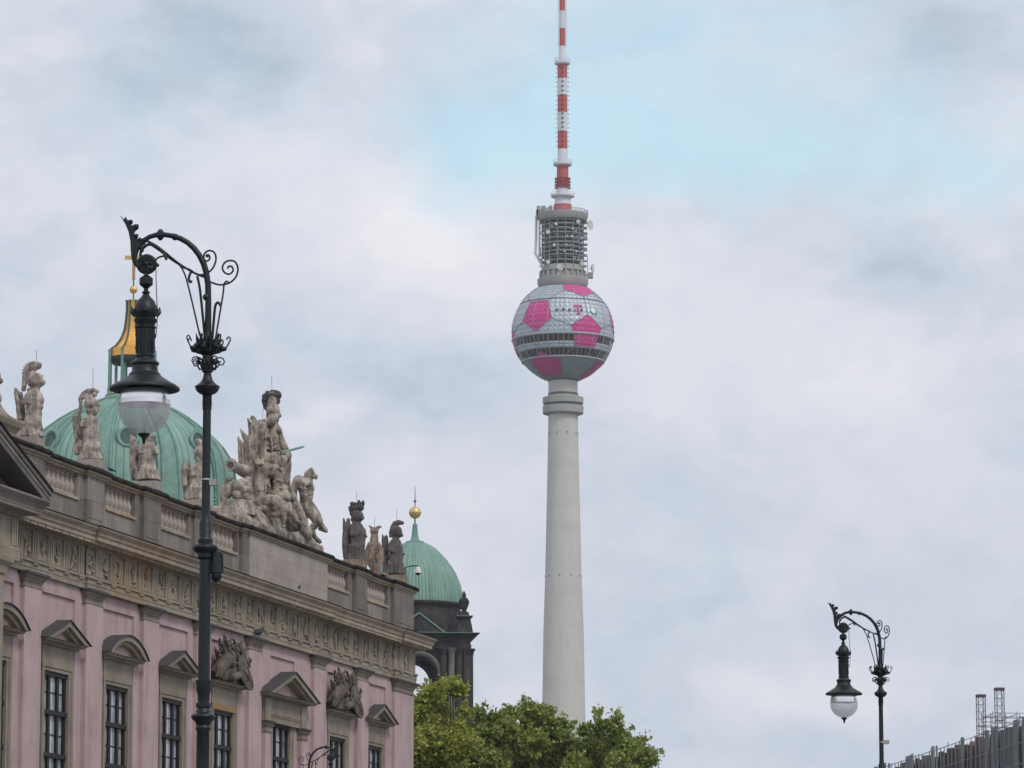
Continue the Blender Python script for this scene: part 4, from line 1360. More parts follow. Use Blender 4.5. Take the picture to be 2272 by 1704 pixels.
carve_at('bound_captive', capt, -12.9)
carve_at('rock', [
    ('t', [(640, 990, 50), (670, 1080, 62), (720, 1180, 66), (770, 1280, 62), (830, 1400, 58), (880, 1500, 46)]), ('t', [(640, 1080, 50), (650, 1200, 66), (700, 1320, 66), (760, 1420, 60)]),
    ('t', [(640, 1010, 26), (690, 1030, 28), (720, 1090, 30), (740, 1150, 34)], -0.3), ('b', 690, 1130, 34, 26, 30, -0.5), ('b', 720, 1300, 44, 40, 40, -0.5), ('b', 760, 1350, 30, 44, 30, -0.5), ('b', 660, 1080, 28, 30, 28, -0.5),
    ('t', [(700, 1200, 22), (730, 1290, 24), (780, 1380, 20)], -0.6), ('t', [(560, 1160, 60), (600, 1300, 70), (640, 1420, 70)])], -14.6, 'group', 0.03, 0.04, 0.1)
carve_at('crouching_captive', [
    ('t', [(420, 1190, 46), (500, 1180, 56), (580, 1190, 60), (640, 1230, 52), (665, 1260, 46)]), ('t', [(655, 1260, 44), (650, 1330, 28), (650, 1430, 20)]),
    ('t', [(440, 1180, 34), (380, 1220, 28), (310, 1290, 24), (300, 1320, 18)]), ('t', [(400, 1240, 20), (430, 1320, 22), (465, 1370, 14), (500, 1340, 20), (540, 1260, 30)]),
    ('t', [(580, 1250, 46), (600, 1310, 34)]), ('b', 570, 1320, 40, 24), ('t', [(690, 1230, 30), (700, 1290, 34), (640, 1330, 24)], 0.3), ('b', 470, 1260, 50, 50),
    ('t', [(640, 1060, 40), (660, 1120, 44), (690, 1160, 34)], 0.4), ('b', 670, 1060, 26, 30, 28, 0.4)], -16.6)
carve_at('trophy_heap', [
    ('b', 95, 1085, 62, 78), ('b', 80, 1150, 45, 50), ('b', 120, 975, 34, 18), ('b', 150, 965, 16, 14), ('b', 215, 1035, 66, 52), ('b', 205, 1125, 50, 52), ('b', 300, 1085, 55, 45), ('b', 305, 1150, 55, 40), ('c', 340, 1060, 22, 350, 1180, 24),
    ('t', [(95, 1200, 14), (80, 1250, 12), (90, 1300, 12), (70, 1330, 12)]), ('t', [(60, 1200, 26), (40, 1290, 24)]), ('b', 250, 1000, 40, 30), ('t', [(300, 980, 30), (320, 1060, 30)], 0.2),
    ('l', [(1330, 190, 190), (1260, 200, 175), (1190, 210, 150)], 1.2)], -18.6)
carve_at('standard', [
    ('t', [(305, 388, 8), (325, 440, 18), (345, 560, 30), (350, 700, 34)], 0.2), ('t', [(350, 382, 24), (372, 400, 20), (365, 480, 36), (345, 600, 44), (330, 760, 40)]),
    ('t', [(236, 492, 10), (262, 540, 20), (300, 600, 32), (325, 700, 36)], 0.1), ('t', [(212, 568, 8), (222, 600, 16), (240, 640, 30), (236, 740, 24), (232, 830, 16)]),
    ('t', [(222, 650, 8), (225, 740, 9), (222, 820, 7)], -0.35), ('t', [(250, 650, 8), (256, 760, 10), (262, 860, 8)], -0.35), ('t', [(285, 640, 8), (290, 760, 10), (300, 900, 8)], -0.38), ('t', [(318, 600, 8), (322, 720, 10), (330, 820, 8)], -0.35), ('t', [(352, 450, 7), (345, 540, 9), (340, 640, 8)], -0.35), ('t', [(265, 640, 22), (275, 780, 28), (300, 900, 34), (310, 960, 30)]), ('t', [(310, 620, 30), (310, 760, 34), (320, 880, 34)], -0.1), ('t', [(375, 430, 26), (350, 520, 30), (350, 640, 34)], 0.2)], -17.4)
# cannon barrel with its open muzzle towards the street end
mz, s = on_u(480 + 140 / 4.366, 840 + 835 / 4.366, -19.0)
bk_, s = on_u(480 + 285 / 4.366, 840 + 905 / 4.366, -17.6)
mz, bk_ = mz - q, bk_ - q
dv = (bk_ - mz).normalized()
cb = MB()
cb.tube([mz, mz + dv * 0.12, mz + dv * 0.13, mz + dv * 0.3, bk_], [0.21, 0.21, 0.17, 0.165, 0.22], 24)
cb.tube([mz - dv * 0.01, mz + dv * 0.01], [0.215, 0.215], 24)
o = cb.build('cannon', MAT['group'], grp)
cb = MB()
cb.tube([mz - dv * 0.016, mz - dv * 0.012], [0.115, 0.115], 24)
cb.build('muzzle', MAT['black_stone'], o)
r_ = MB()
p1, s = on_u(480 + 540 / 4.366, 840 + 120 / 4.366, -16); p2, s = on_u(480 + 535 / 4.366, 840 - 30 / 4.366, -16)
r_.tube([p1 - q, p2 - q], 0.007, 6)
p1, s = on_u(480 + 445 / 4.366, 840 + 420 / 4.366, -16); p2, s = on_u(480 + 455 / 4.366, 840 + 260 / 4.366, -16)
r_.tube([p1 - q, p2 - q], 0.006, 6)
r_.build('lightning_rod', MAT['iron2'], grp)

# pigeons and the roof corner camera
def bird(x, y, u, label, s=1.0, rz=0.3):
    p, sc = on_u(x, y, u)
    b = MB()
    b.ball((0, 0, 0.09), (0.17, 0.075, 0.075), 12, 8, Matrix.Rotation(R(-12), 3, 'Y'))
    b.cap((0.13, 0, 0.13), 0.045, (0.17, 0, 0.18), 0.036)
    b.tube([(0.2, 0, 0.18), (0.235, 0, 0.172)], [0.014, 0.003], 6)
    b.tube([(-0.12, 0, 0.07), (-0.3, 0, 0.03)], [0.05, 0.03], 6)
    b.tube([(0.02, 0.02, 0.04), (0.02, 0.02, -0.01)], 0.008, 5)
    b.tube([(0.02, -0.02, 0.04), (0.02, -0.02, -0.01)], 0.008, 5)
    o = b.build('pigeon', MAT['pigeon'])
    o.location = L2W(p.x, -p.y, p.z)
    o.rotation_euler = (0, 0, RZ + rz)
    o.scale = (s, s, s)
    tag(o, label, 'pigeon', 'pigeons on the palace')


PC = on_u(575, 1409, -18.75)[0]
b1 = bird(575, 1409, -18.9, 'dark pigeon sitting on the pilaster capital beside the left carved trophy', 1.3, -0.2)
b2 = bird(247, 1046, -32.2, 'small bird perched on the balustrade rail between two pale statues', 0.6, 2.6)
b3 = bird(664, 1307, -16.4, 'tiny dark bird standing on the cornice below the plain attic panel', 0.7, 0.2)

lc = empty('roof_lantern', L2W(-0.35, 0.0, 18.37), RZ, 'small white hooded security camera on a bracket beside the last dark statue', 'camera')
b = MB()
b.tube([(0, 0.2, 0), (0, 0.2, 0.72), (0, -0.1, 0.78), (0, -0.32, 0.76)], 0.025, 6)
b.build('bracket', MAT['iron2'], lc)
b = MB()
b.lathe([(0.03, 0.0), (0.06, -0.02), (0.11, -0.1), (0.13, -0.2), (0.15, -0.24), (0.12, -0.25)], 16, (0, -0.3, 0.74))
b.build('hood', MAT['dish'], lc)
b = MB()
b.lathe([(0.09, 0.0), (0.08, -0.04), (0.03, -0.08)], 14, (0, -0.3, 0.49))
b.build('lens_dome', MAT['iron2'], lc)

# ------------------------------------------------------------------ street lamps
def make_lamp(ax=1.0, sx=1.0):
    root = empty('street_lamp')
    AX = 722.0
    Q = 1 / 646.0

    def X(cx): return (cx - AX) * Q * (ax if cx < AX else sx)
    def Z(cy): return 7.93 + (1189 - cy) / 638.0
    def ZS(sy): return 7.93 + (880 - sy) * 0.00433
    def P(cx, cy, y=0): return (X(cx), y, Z(cy))
    px = 0.00428
    po = MB()
    prof = [(0.22, 0), (0.22, 0.25), (0.2, 0.3), (0.17, 0.35), (0.15, 0.9), (0.17, 0.95), (0.17, 1.05), (0.12, 1.15), (0.09, 2.4), (0.10, 2.45), (0.10, 2.5), (0.075, 2.6)]
    for (sy, r) in [(1704, 14.8), (1612, 14.5), (1608, 17), (1604, 17), (1600, 15), (1592, 18), (1586, 25), (1581, 27), (1577, 26), (1572, 17), (1562, 14), (1560, 17), (1552, 17), (1550, 13.5), (1530, 14), (1524, 17), (1512, 16), (1506, 18), (1502, 18), (1500, 13.5), (1240, 12.4),
                    (1234, 17), (1226, 17), (1222, 24), (1214, 28), (1209, 27), (1204, 16), (1196, 17), (1190, 13.5), (1160, 14.5), (1152, 11), (1135, 9.6), (1000, 9.4), (910, 9.0), (909, 10.2), (900, 10.2), (899, 10.8)]:
        prof.append((r * px, ZS(sy)))
    for (cy, r) in [(1190, 28), (1184, 31), (1180, 26), (1172, 46), (1160, 62), (1145, 72), (1135, 73), (1131, 78), (1127, 77), (1115, 58), (1100, 42), (1085, 32), (1060, 25), (1045, 23), (1030, 26), (1020, 24)]:
        prof.append((r * Q, Z(cy)))
    po.lathe(prof, 24)
    # flutes on the swollen stretch
    po.tube([(0.045, -0.02, ZS(1234)), (0.045, -0.02, ZS(1425))], 0.011, 6)
    po.build('pole', MAT['iron'], root)
    arm = MB()
    path = [(722, 1030, 26), (722, 850, 22), (722, 700, 20), (722, 600, 19), (719, 500, 19), (706, 420, 19), (690, 370, 19), (664, 320, 18), (630, 275, 18), (590, 240, 17), (545, 215, 17), (500, 200, 16), (450, 192, 16), (400, 192, 16), (355, 205, 15), (318, 228, 15), (290, 258, 15), (270, 300, 14), (265, 345, 13), (278, 380, 12), (305, 402, 11), (338, 410, 10)]
    arm.tube([P(a, b) for a, b, r in path], [r * Q for a, b, r in path], 12)
    arm.ball(P(422, 192), (26 * Q, 30 * Q, 34 * Q), 12, 8)
    arm.tube([P(432, 192), P(412, 192)], 36 * Q, 10)
    arm.ball(P(512, 206), 22 * Q, 10, 8)
    arm.ball(P(711, 578), 24 * Q, 10, 8)
    a_ = arm.build('arm', MAT['iron'], root)
    leaf = MB()
    outl = [(176, 76), (196, 98), (206, 80), (220, 104), (240, 98), (248, 122), (236, 140), (262, 128), (286, 128), (288, 152), (268, 168), (258, 190), (286, 188), (282, 214), (262, 236), (296, 208), (304, 236), (326, 208), (345, 232), (312, 262), (290, 292), (278, 340), (292, 372), (300, 395), (268, 384), (252, 340), (246, 290), (243, 230), (228, 172), (206, 122)]
    leaf.prism([(X(a), Z(b)) for a, b in outl], 'y', -0.012, 0.012)
    leaf.tube([P(176, 76), P(208, 124), P(230, 172), P(244, 232), P(248, 290), P(256, 345), P(275, 385)], [0.003, 0.007, 0.009, 0.011, 0.013, 0.015, 0.014], 8)
    for (cx_, cy_) in ((238, 112), (272, 145), (272, 200), (300, 225), (325, 225), (290, 270)):
        leaf.ball(P(cx_, cy_), (0.022, 0.03, 0.022), 8, 6)
    leaf.build('acanthus_leaf', MAT['iron'], a_)
    wh = MB()
    c = P(340, 375)
    n = 26
    wh.tube([(c[0] + 0.083 * math.cos(2 * PI * i / n), c[1], c[2] + 0.083 * math.sin(2 * PI * i / n)) for i in range(n)], 0.017, 8, closed=True)
    wh.prism([(c[0] + 0.075 * math.cos(2 * PI * i / n), c[2] + 0.075 * math.sin(2 * PI * i / n)) for i in range(n)], 'y', -0.022, 0.022)
    wh.ball(c, (0.035, 0.045, 0.035), 12, 8)
    for i in range(6):
        a = i * PI / 3
        wh.tube([(c[0], -0.025, c[2]), (c[0] + 0.04 * math.cos(a), -0.035, c[2] + 0.04 * math.sin(a)), (c[0] + 0.07 * math.cos(a + .5), -0.025, c[2] + 0.07 * math.sin(a + .5))], 0.008, 5)
    wh.ball(P(405, 380), 0.02, 8, 6)
    wh.build('scroll_wheel', MAT['iron'], a_)
    # wrought scrollwork
    sc = MB()
    def T(pts, r, y=0, n=6):
        # smooth the hand-read points with a Catmull-Rom pass
        pp = [Vector(P(a, b, y)) for a, b in pts]
        out = []
        for i in range(len(pp) - 1):
            p0, p1, p2, p3 = pp[max(i - 1, 0)], pp[i], pp[i + 1], pp[min(i + 2, len(pp) - 1)]
            for k in range(4):
                t = k / 4
                out.append(0.5 * ((2 * p1) + (-p0 + p2) * t + (2 * p0 - 5 * p1 + 4 * p2 - p3) * t * t + (-p0 + 3 * p1 - 3 * p2 + p3) * t ** 3))
        out.append(pp[-1])
        sc.tube(out, r * Q, n)
    T([(345, 232), (400, 262), (450, 300), (530, 365), (600, 410), (650, 436), (700, 456)], 7)
    T([(345, 240), (420, 290), (500, 350), (560, 385), (605, 412)], 6, 0.02)
    T([(300, 325), (308, 285), (350, 252), (400, 268), (440, 300), (462, 348)], 10)
    for (a, b) in ((310, 290), (330, 262), (362, 250), (400, 270), (430, 292)):
        sc.ball(P(a, b), (0.02, 0.02, 0.016), 8, 6)
    T([(392, 375), (400, 342), (440, 325), (490, 335), (540, 378), (572, 430), (600, 520), (640, 680), (672, 815)], 6)
    T([(620, 412), (606, 438), (600, 468), (610, 486), (618, 476)], 8)
    T([(652, 448), (668, 520), (684, 650), (702, 815)], 9)
    T([(555, 395), (600, 405), (650, 436), (700, 436), (745, 402), (766, 345), (755, 302), (725, 290), (698, 305), (690, 335), (706, 356), (727, 342), (722, 318), (708, 320)], 6)
    sc.ball(P(712, 322), 0.018, 8, 6)
    T([(735, 485), (790, 502), (850, 490), (890, 452), (902, 400), (884, 360), (850, 352), (820, 365), (806, 396), (820, 426), (850, 436), (872, 414), (864, 390), (845, 388), (838, 402)], 6)
    T([(762, 875), (790, 700), (812, 560), (818, 500), (833, 480), (852, 494)], 6)
    T([(748, 855), (757, 720), (766, 630), (785, 612), (797, 632)], 9)
    sc.build('scrollwork', MAT['iron'], root)
    # leafy basket round the post
    def C(r, y, a):
        rr = r / 9.214 * px
        return (rr * math.cos(a), rr * math.sin(a), ZS(720 + y / 9.214))
    bk = MB()
    bk.lathe([(r / 9.214 * px, ZS(720 + y / 9.214)) for (r, y) in [(80, 985), (118, 965), (112, 930), (130, 880), (118, 820), (132, 760), (110, 700), (105, 640), (150, 600), (190, 550), (175, 500), (140, 440), (120, 380), (110, 320), (95, 240), (70, 180), (62, 100)]], 16)
    rn = random.Random(3)
    for i in range(7):
        a = i * 2 * PI / 7 + 0.0
        bk.tube([C(110, 600, a), (C(240, 565, a)), C(320, 520, a), C(385, 460, a), C(425, 390, a), C(462, 310, a), C(450, 262, a), C(410, 255, a), C(385, 290, a), C(400, 312, a)], 0.0075, 6)
        bk.tube([C(150, 520, a + .1), C(210, 400, a + .1), C(270, 250, a + .1)], [0.018, 0.022, 0.002], 6)
        bk.ball(C(300, 500, a), 0.028, 8, 6)
        bk.ball(C(345, 500, a), 0.022, 8, 6)
        bk.ball(C(250, 440, a), 0.026, 8, 6)
        a2 = a + PI / 7
        bk.tube([C(110, 500, a2), C(180, 360, a2), C(235, 230, a2), C(240, 170, a2)], [0.016, 0.02, 0.008, 0.002], 6)
        bk.tube([C(140, 560, a2), C(220, 520, a2), C(270, 440, a2), C(230, 400, a2), C(200, 440, a2)], 0.009, 6)
        bk.tube([C(110, 740, a), C(170, 695, a), C(250, 675, a), C(320, 700, a), C(345, 765, a), C(310, 830, a), C(250, 825, a), C(225, 785, a), C(250, 755, a), C(275, 780, a)], 0.0068, 6)
        bk.tube([C(100, 800, a2), C(170, 780, a2), C(205, 850, a2), C(160, 920, a2), C(110, 910, a2)], 0.009, 6)
        bk.ball(C(200, 765, a), 0.02, 8, 6)
    bk.build('leaf_basket', MAT['iron'], root)
    # hanging lantern
    LX = X(338)
    lp = [(12, 398), (12, 440), (26, 450), (42, 462), (42, 500), (26, 514), (14, 525), (14, 540), (25, 546), (25, 552), (18, 560), (30, 578), (52, 600), (66, 630), (73, 655), (70, 680), (60, 700), (58, 706), (72, 718), (72, 724), (60, 742), (58, 756), (66, 762), (66, 768), (57, 776), (56, 840), (54, 900), (54, 930), (62, 938), (62, 946), (58, 952), (66, 966), (84, 978), (88, 986), (86, 994), (78, 1000), (80, 1030), (88, 1046), (98, 1052), (98, 1060), (108, 1068), (132, 1084), (165, 1104), (195, 1120), (214, 1134), (217, 1142), (215, 1150), (213, 1151), (190, 1140), (160, 1126), (150, 1122)]
    hd = MB()
    hd.lathe([(r * Q, Z(cy)) for r, cy in lp], 32, (LX, 0, 0))
    for i in range(4):
        a = i * PI / 2 + 0.1
        hd.tube([(LX + 60 * Q * math.cos(a), 60 * Q * math.sin(a), Z(690)), (LX + 82 * Q * math.cos(a), 82 * Q * math.sin(a), Z(668)), (LX + 86 * Q * math.cos(a), 86 * Q * math.sin(a), Z(638))], [0.03, 0.024, 0.004], 6)
        for cy_ in (810, 850, 890):
            hd.ball((LX + 57 * Q * math.cos(a + .5 + cy_), 57 * Q * math.sin(a + .5 + cy_), Z(cy_)), 0.011, 6, 5)
    for i in range(12):
        a = i * PI / 6
        hd.tube([(LX + 58 * Q * math.cos(a), 58 * Q * math.sin(a), Z(778)), (LX + 57 * Q * math.cos(a), 57 * Q * math.sin(a), Z(925))], 0.005, 4)
    hood = hd.build('hood', MAT['iron'], root)
    rf = MB()
    rf.lathe([(0.04, Z(1100)), (0.14, Z(1124)), (0.222, Z(1150)), (0.238, Z(1195)), (0.245, Z(1240)), (0.242, Z(1241)), (0.23, Z(1200)), (0.2, Z(1160)), (0.04, Z(1112))], 40, (LX, 0, 0), cap=False)
    rf.build('reflector', MAT['reflector'], hood)
    gl = MB()
    zc = Z(1258)
    pr_ = []
    for i in range(24):
        t = R(-84 + i * (84 + 40) / 23)
        pr_.append((0.252 * math.cos(t), zc + 0.252 * math.sin(t)))
    gl.lathe(pr_, 40, (LX, 0, 0), cap=False)
    gl.build('globe', MAT['globe'], hood)
    fr = MB()
    fr.lathe([(0.24 * math.cos(t), zc + 0.01 + 0.24 * math.sin(t)) for t in [R(-80 + i * 6.2) for i in range(14)]], 40, (LX, 0, 0), cap=False)
    fr.build('prism_bowl', MAT['frost'], hood)
    br_ = MB()
    for a in (0.3, 1.9, 3.4, 5.0):
        br_.tube([(LX + 0.18 * math.cos(a), 0.18 * math.sin(a), zc - 0.08), (LX + 0.01 * math.cos(a), 0.01 * math.sin(a), Z(1415))], 0.002, 4)
    br_.tube([(LX, 0, zc - 0.08), (LX, 0, Z(1415))], 0.002, 4)
    br_.build('inner_wire', MAT['iron2'], hood)
    fn = MB()
    fn.lathe([(0.03, Z(1412)), (0.058, Z(1415)), (0.06, Z(1420)), (0.045, Z(1430)), (0.025, Z(1440)), (0.018, Z(1455)), (0.012, Z(1475)), (0.004, Z(1482))], 16, (LX, 0, 0))
    fn.build('finial', MAT['iron'], hood)
    cd = MB()
    cd.tube([P(397, 385), P(399, 470), P(403, 560), P(410, 660), P(408, 760), P(401, 832), P(394, 800)], 0.0045, 5)
    cd.build('pull_chain', MAT['iron'], hood)
    return root


lamp = make_lamp()
lamp.location = (-2.89, 38, 0)
tag(lamp, 'ornate dark iron lamp nearest the camera, its big globe hanging before the green dome', 'street lamp', 'ornate cast iron street lamps')
def lamp_copy(x, Y, sy, cyz, rz, label, src=None):
    c = src or copy_tree(lamp)
    p = survey(x, sy, Y)
    c.location = (p.x, Y, 0)
    c.rotation_euler = (0, 0, rz)
    tag(c, label, 'street lamp', 'ornate cast iron street lamps')
    return c
lr = lamp_copy(1954, 73.4, 1540, 0, 0.0, 'ornate dark iron lamp standing alone at the right, beside the scaffolded building', make_lamp(1.12, 0.62))
lt = lamp_copy(685, 109, 1690, 0, PI, 'ornate lamp whose arched top peeps over the bottom edge before the pink wall')
# fittings on the near lamp
b = MB()
p0 = survey(481, 1223, 38)
lx = p0.x + 2.89
b.lathe([(0.03, 6.46), (0.055, 6.44), (0.058, 6.27), (0.06, 6.25), (0.05, 6.24), (0.05, 6.2), (0.03, 6.17), (0.01, 6.16)], 16, (lx, 0, 0))
b.tube([(0.03, 0, 6.46), (lx, 0, 6.455)], 0.02, 6)
b.tube([(lx + .055, -0.02, 6.43), (lx + 0.062, -0.02, 6.28), (lx + 0.075, -0.02, 6.24)], 0.006, 5)
b = b.build('speaker_horn', MAT['iron'], lamp)
b = MB()
z_ = survey(461, 1070, 38).z
b.box(0.03, 0.095, -0.03, 0.03, z_ - 0.03, z_ + 0.03)
b.build('junction_box', MAT['concrete_grey'], lamp, smooth=False)
b = MB()
b.lathe([(0.0425, z_ + 0.022), (0.0425, z_ + 0.032)], 20)
b.build('strap', MAT['white_strap'], lamp)
b = MB()
z_ = survey(1958, 1646, 73.4).z
b.box(0.02, 0.14, -0.05, 0.05, z_ - 0.04, z_ + 0.03)
b.build('junction_box', MAT['concrete_grey'], lr, smooth=False)
b = MB()
b.lathe([(0.058, z_ - 0.01), (0.058, z_ + 0.0)], 16)
b.build('strap', MAT['white_strap'], lr)

# ------------------------------------------------------------------ television tower
TY = 1255.0
TP = survey(1249, 737, TY)
tw = empty('television_tower', (TP.x, TY, 0), 0, 'tall concrete television tower with a magenta and silver football sphere and striped mast', 'tower')
K = 0.1415
def TZ(y): return survey(1249, y, TY).z
b = MB()
b.lathe([(16, 0), (11.5, 8), (9.2, 22), (8.2, 40), (7.6, TZ(2050)), (52.0 * K, TZ(1800)), (46.8 * K, TZ(1562)), (44.3 * K, TZ(1405)), (40.4 * K, TZ(1285)), (35.0 * K, TZ(1050)), (33.2 * K, TZ(950)), (32.6 * K, TZ(905)), (32.3 * K, TZ(845)), (32.3 * K, TZ(830))], 64)
sh_ = b.build('shaft', MAT['concrete'], tw)
T_ = NT(MAT['concrete'].node_tree)
bs_ = MAT['concrete'].node_tree.nodes['Principled BSDF']
src_ = bs_.inputs['Base Color'].links[0].from_socket
tc_ = T_.node('ShaderNodeTexCoord')
sp_ = T_.node('ShaderNodeSeparateXYZ')
T_.link(tc_.outputs['Object'], sp_.inputs[0])
fl_ = T_.math('FLOOR', T_.math('DIVIDE', sp_.outputs[2], 2.5))
wn_ = T_.node('ShaderNodeTexWhiteNoise'); wn_.noise_dimensions = '1D'
T_.link(fl_, wn_.inputs['W'])
jt_ = T_.math('LESS_THAN', T_.math('FRACT', T_.math('DIVIDE', sp_.outputs[2], 2.5)), 0.06)
f_ = T_.math('ADD', T_.math('MULTIPLY', wn_.outputs[0], 0.13), T_.math('MULTIPLY', jt_, 0.14))
T_.link(T_.mix(f_, src_, (0.34, 0.33, 0.30, 1)), bs_.inputs['Base Color'])
for (ya, yb) in ((883, 896), (902, 918)):
    b = MB()
    b.lathe([(33 * K, TZ(yb) - 0.6), (45 * K, TZ(yb)), (45.3 * K, TZ(ya)), (33 * K, TZ(ya) + 0.3)], 64)
    b.build('collar', MAT['concrete_grey'], tw)
b = MB()
b.lathe([(39 * K, TZ(904)), (39 * K, TZ(893))], 64)
b.build('collar_gap', MAT['band'], tw)
b = MB()
b.lathe([(33.2 * K, TZ(878)), (33.4 * K, TZ(874)), (33.2 * K, TZ(873))], 64, cap=False)
b.lathe([(33 * K, TZ(847)), (33.6 * K, TZ(845)), (33 * K, TZ(843))], 64, cap=False)
b.build('shaft_ring', MAT['band'], tw)
b = MB()
for (y, n) in ((1279, 10), (963, 9), (1606, 7)):
    for i in range(n):
        a = 2 * PI * (i + 0.15) / n
        r_ = {1279: 40.6, 963: 34, 1606: 47.5}[y] * K
        b.box(r_ * math.cos(a) - 0.15, r_ * math.cos(a) + 0.15, r_ * math.sin(a) - 0.15, r_ * math.sin(a) + 0.15, TZ(y) - 0.2, TZ(y) + 0.2)
b.build('warning_light', MAT['band'], tw, smooth=False)

# the sphere
SR = 16.0
SZ = TZ(737)
NA = 60
def sph(lat, az, r=SR):
    return Vector((r * math.cos(lat) * math.sin(az), -r * math.cos(lat) * math.cos(az), SZ + r * math.sin(lat)))

def shell(r0, push, lats, faceted):
    vs, fs = [], []
    for j in range(len(lats) - 1):
        for i in range(NA):
            a0, a1 = 2 * PI * i / NA, 2 * PI * (i + 1) / NA
            l0, l1 = R(lats[j]), R(lats[j + 1])
            k = len(vs)
            vs += [sph(l0, a0, r0), sph(l0, a1, r0), sph(l1, a1, r0), sph(l1, a0, r0)]
            if faceted:
                vs.append(sph((l0 + l1) / 2, (a0 + a1) / 2, r0 + push))
                fs += [(k, k + 1, k + 4), (k + 1, k + 2, k + 4), (k + 2, k + 3, k + 4), (k + 3, k, k + 4)]
            else:
                fs.append((k, k + 1, k + 2, k + 3))
    return vs, fs


upper = [-9.1 + 5.84 * i for i in range(8)]
crown_l = [32.6 + 5.3 * i for i in range(6)]
PANELS = [(upper, True), (crown_l, True), ([-26.8, -23, -19.2], True)]
b = MB()
for lats, fc in PANELS:
    b.add(*shell(SR - 0.05, 0.19, lats, fc))
b.build('panel_skin', MAT['steel'], tw, smooth=False)
b = MB()
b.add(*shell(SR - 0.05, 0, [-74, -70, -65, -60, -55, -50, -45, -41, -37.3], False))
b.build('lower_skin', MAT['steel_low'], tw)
for (l0, l1) in ((-19.2, -11.4), (-35.6, -26.8)):
    b = MB()
    b.add(*shell(SR - 0.25, 0, [l0, l1], False))
    win = b.build('window_band', MAT['tower_glass'], tw, smooth=False)
    b = MB()
    for i in range(NA):
        a = 2 * PI * i / NA
        t = 0.07 if i % 3 else 0.13
        b.tube([sph(R(l0), a, SR - 0.1), sph(R((l0 + l1) / 2), a, SR - 0.05), sph(R(l1), a, SR - 0.1)], t, 4)
    b.build('mullion', MAT['rim'], win, smooth=False)
b = MB()
def ring(lat, r, t, mb, n=120):
    mb.tube([sph(R(lat), 2 * PI * i / n, r) for i in range(n)], t, 6, closed=True)
ring(-9.6, SR + 0.12, 0.32, b)
ring(-36.6, SR + 0.05, 0.26, b)
ring(-10.7, SR - 0.05, 0.2, b)
b.build('rim_ring', MAT['rim'], tw)
b = MB()
ring(32.1, SR - 0.05, 0.22, b)
b.build('dark_band', MAT['band'], tw)
# seams: every third meridian and some parallels
b = MB()
for i in range(0, NA, 3):
    a = 2 * PI * i / NA
    b.tube([sph(R(l), a, SR + 0.03) for l in range(-9, 32, 4)], 0.05, 4)
    b.tube([sph(R(l), a, SR + 0.03) for l in range(33, 60, 4)], 0.05, 4)
    b.tube([sph(R(l), a, SR + 0.0) for l in range(-72, -36, 5)], 0.05, 4)
    b.tube([sph(R(l), a, SR + 0.1) for l in range(-36, -9, 3)], 0.09, 4)
for la in (25.9, 14.2, 2.6, 38, 43.2, 48.5, 53.8):
    ring(la, SR + 0.0, 0.05, b, 90)
b.build('panel_seam', MAT['rim'], tw, smooth=False)

# football pattern: exact truncated icosahedron laid on the sphere
ph = (1 + 5 ** 0.5) / 2
ico = [Vector(v).normalized() for s1 in (1, -1) for s2 in (1, -1) for v in ((0, s1, s2 * ph), (s1, s2 * ph, 0), (s2 * ph, 0, s1))]
Pa = Vector((-0.532, -0.815, 0.227)).normalized()
Pb = Vector((0.467, -0.871, -0.151)).normalized()
mid = (Pa + Pb).normalized()
dif = (Pb - Pa).normalized()
dif = (dif - mid * dif.dot(mid)).normalized()
hh = math.acos(1 / 5 ** 0.5) / 2
Pa, Pb = mid * math.cos(hh) - dif * math.sin(hh), mid * math.cos(hh) + dif * math.sin(hh)
g5 = 1 / 5 ** 0.5
s_ = g5 / (1 + g5)
cr = Pa.cross(Pb)
t_ = math.sqrt((1 - s_ * s_ * (Pa + Pb).length_squared) / cr.length_squared)
cands = [s_ * (Pa + Pb) + t_ * cr, s_ * (Pa + Pb) - t_ * cr]
Pc = max(cands, key=lambda v: v.dot(Vector((0.295, -0.466, 0.834))))
v0 = ico[0]
v1 = next(v for v in ico if abs(v.dot(v0) - g5) < 1e-3)
v2 = next(v for v in ico if abs(v.dot(v0) - g5) < 1e-3 and abs(v.dot(v1) - g5) < 1e-3)
MA = Matrix((Pa, Pb, Pc)).transposed() @ Matrix((v0, v1, v2)).transposed().inverted()
cen = [(MA @ v).normalized() for v in ico]
skinV, skinF = [], []
for lats, fc in (PANELS + [([-74, -70, -65, -60, -55, -50, -45, -41, -37.3], False)]):
    vs, fs = shell(SR - (-0.03 if fc else -0.03), 0.19 if fc else 0, lats, fc)
    k = len(skinV)
    skinV += vs
    skinF += [tuple(i + k for i in f) for f in fs]
vs, fs = shell(SR - 0.02, 0, [-19.2, -15.3, -11.4, -9.1], False)
k = len(skinV); skinV += vs; skinF += [tuple(i + k for i in f) for f in fs]
vs, fs = shell(SR - 0.02, 0, [-37.3, -31, -26.8], False)
k = len(skinV); skinV += vs; skinF += [tuple(i + k for i in f) for f in fs]
cz = Vector((0, 0, SZ))
edge = MB()
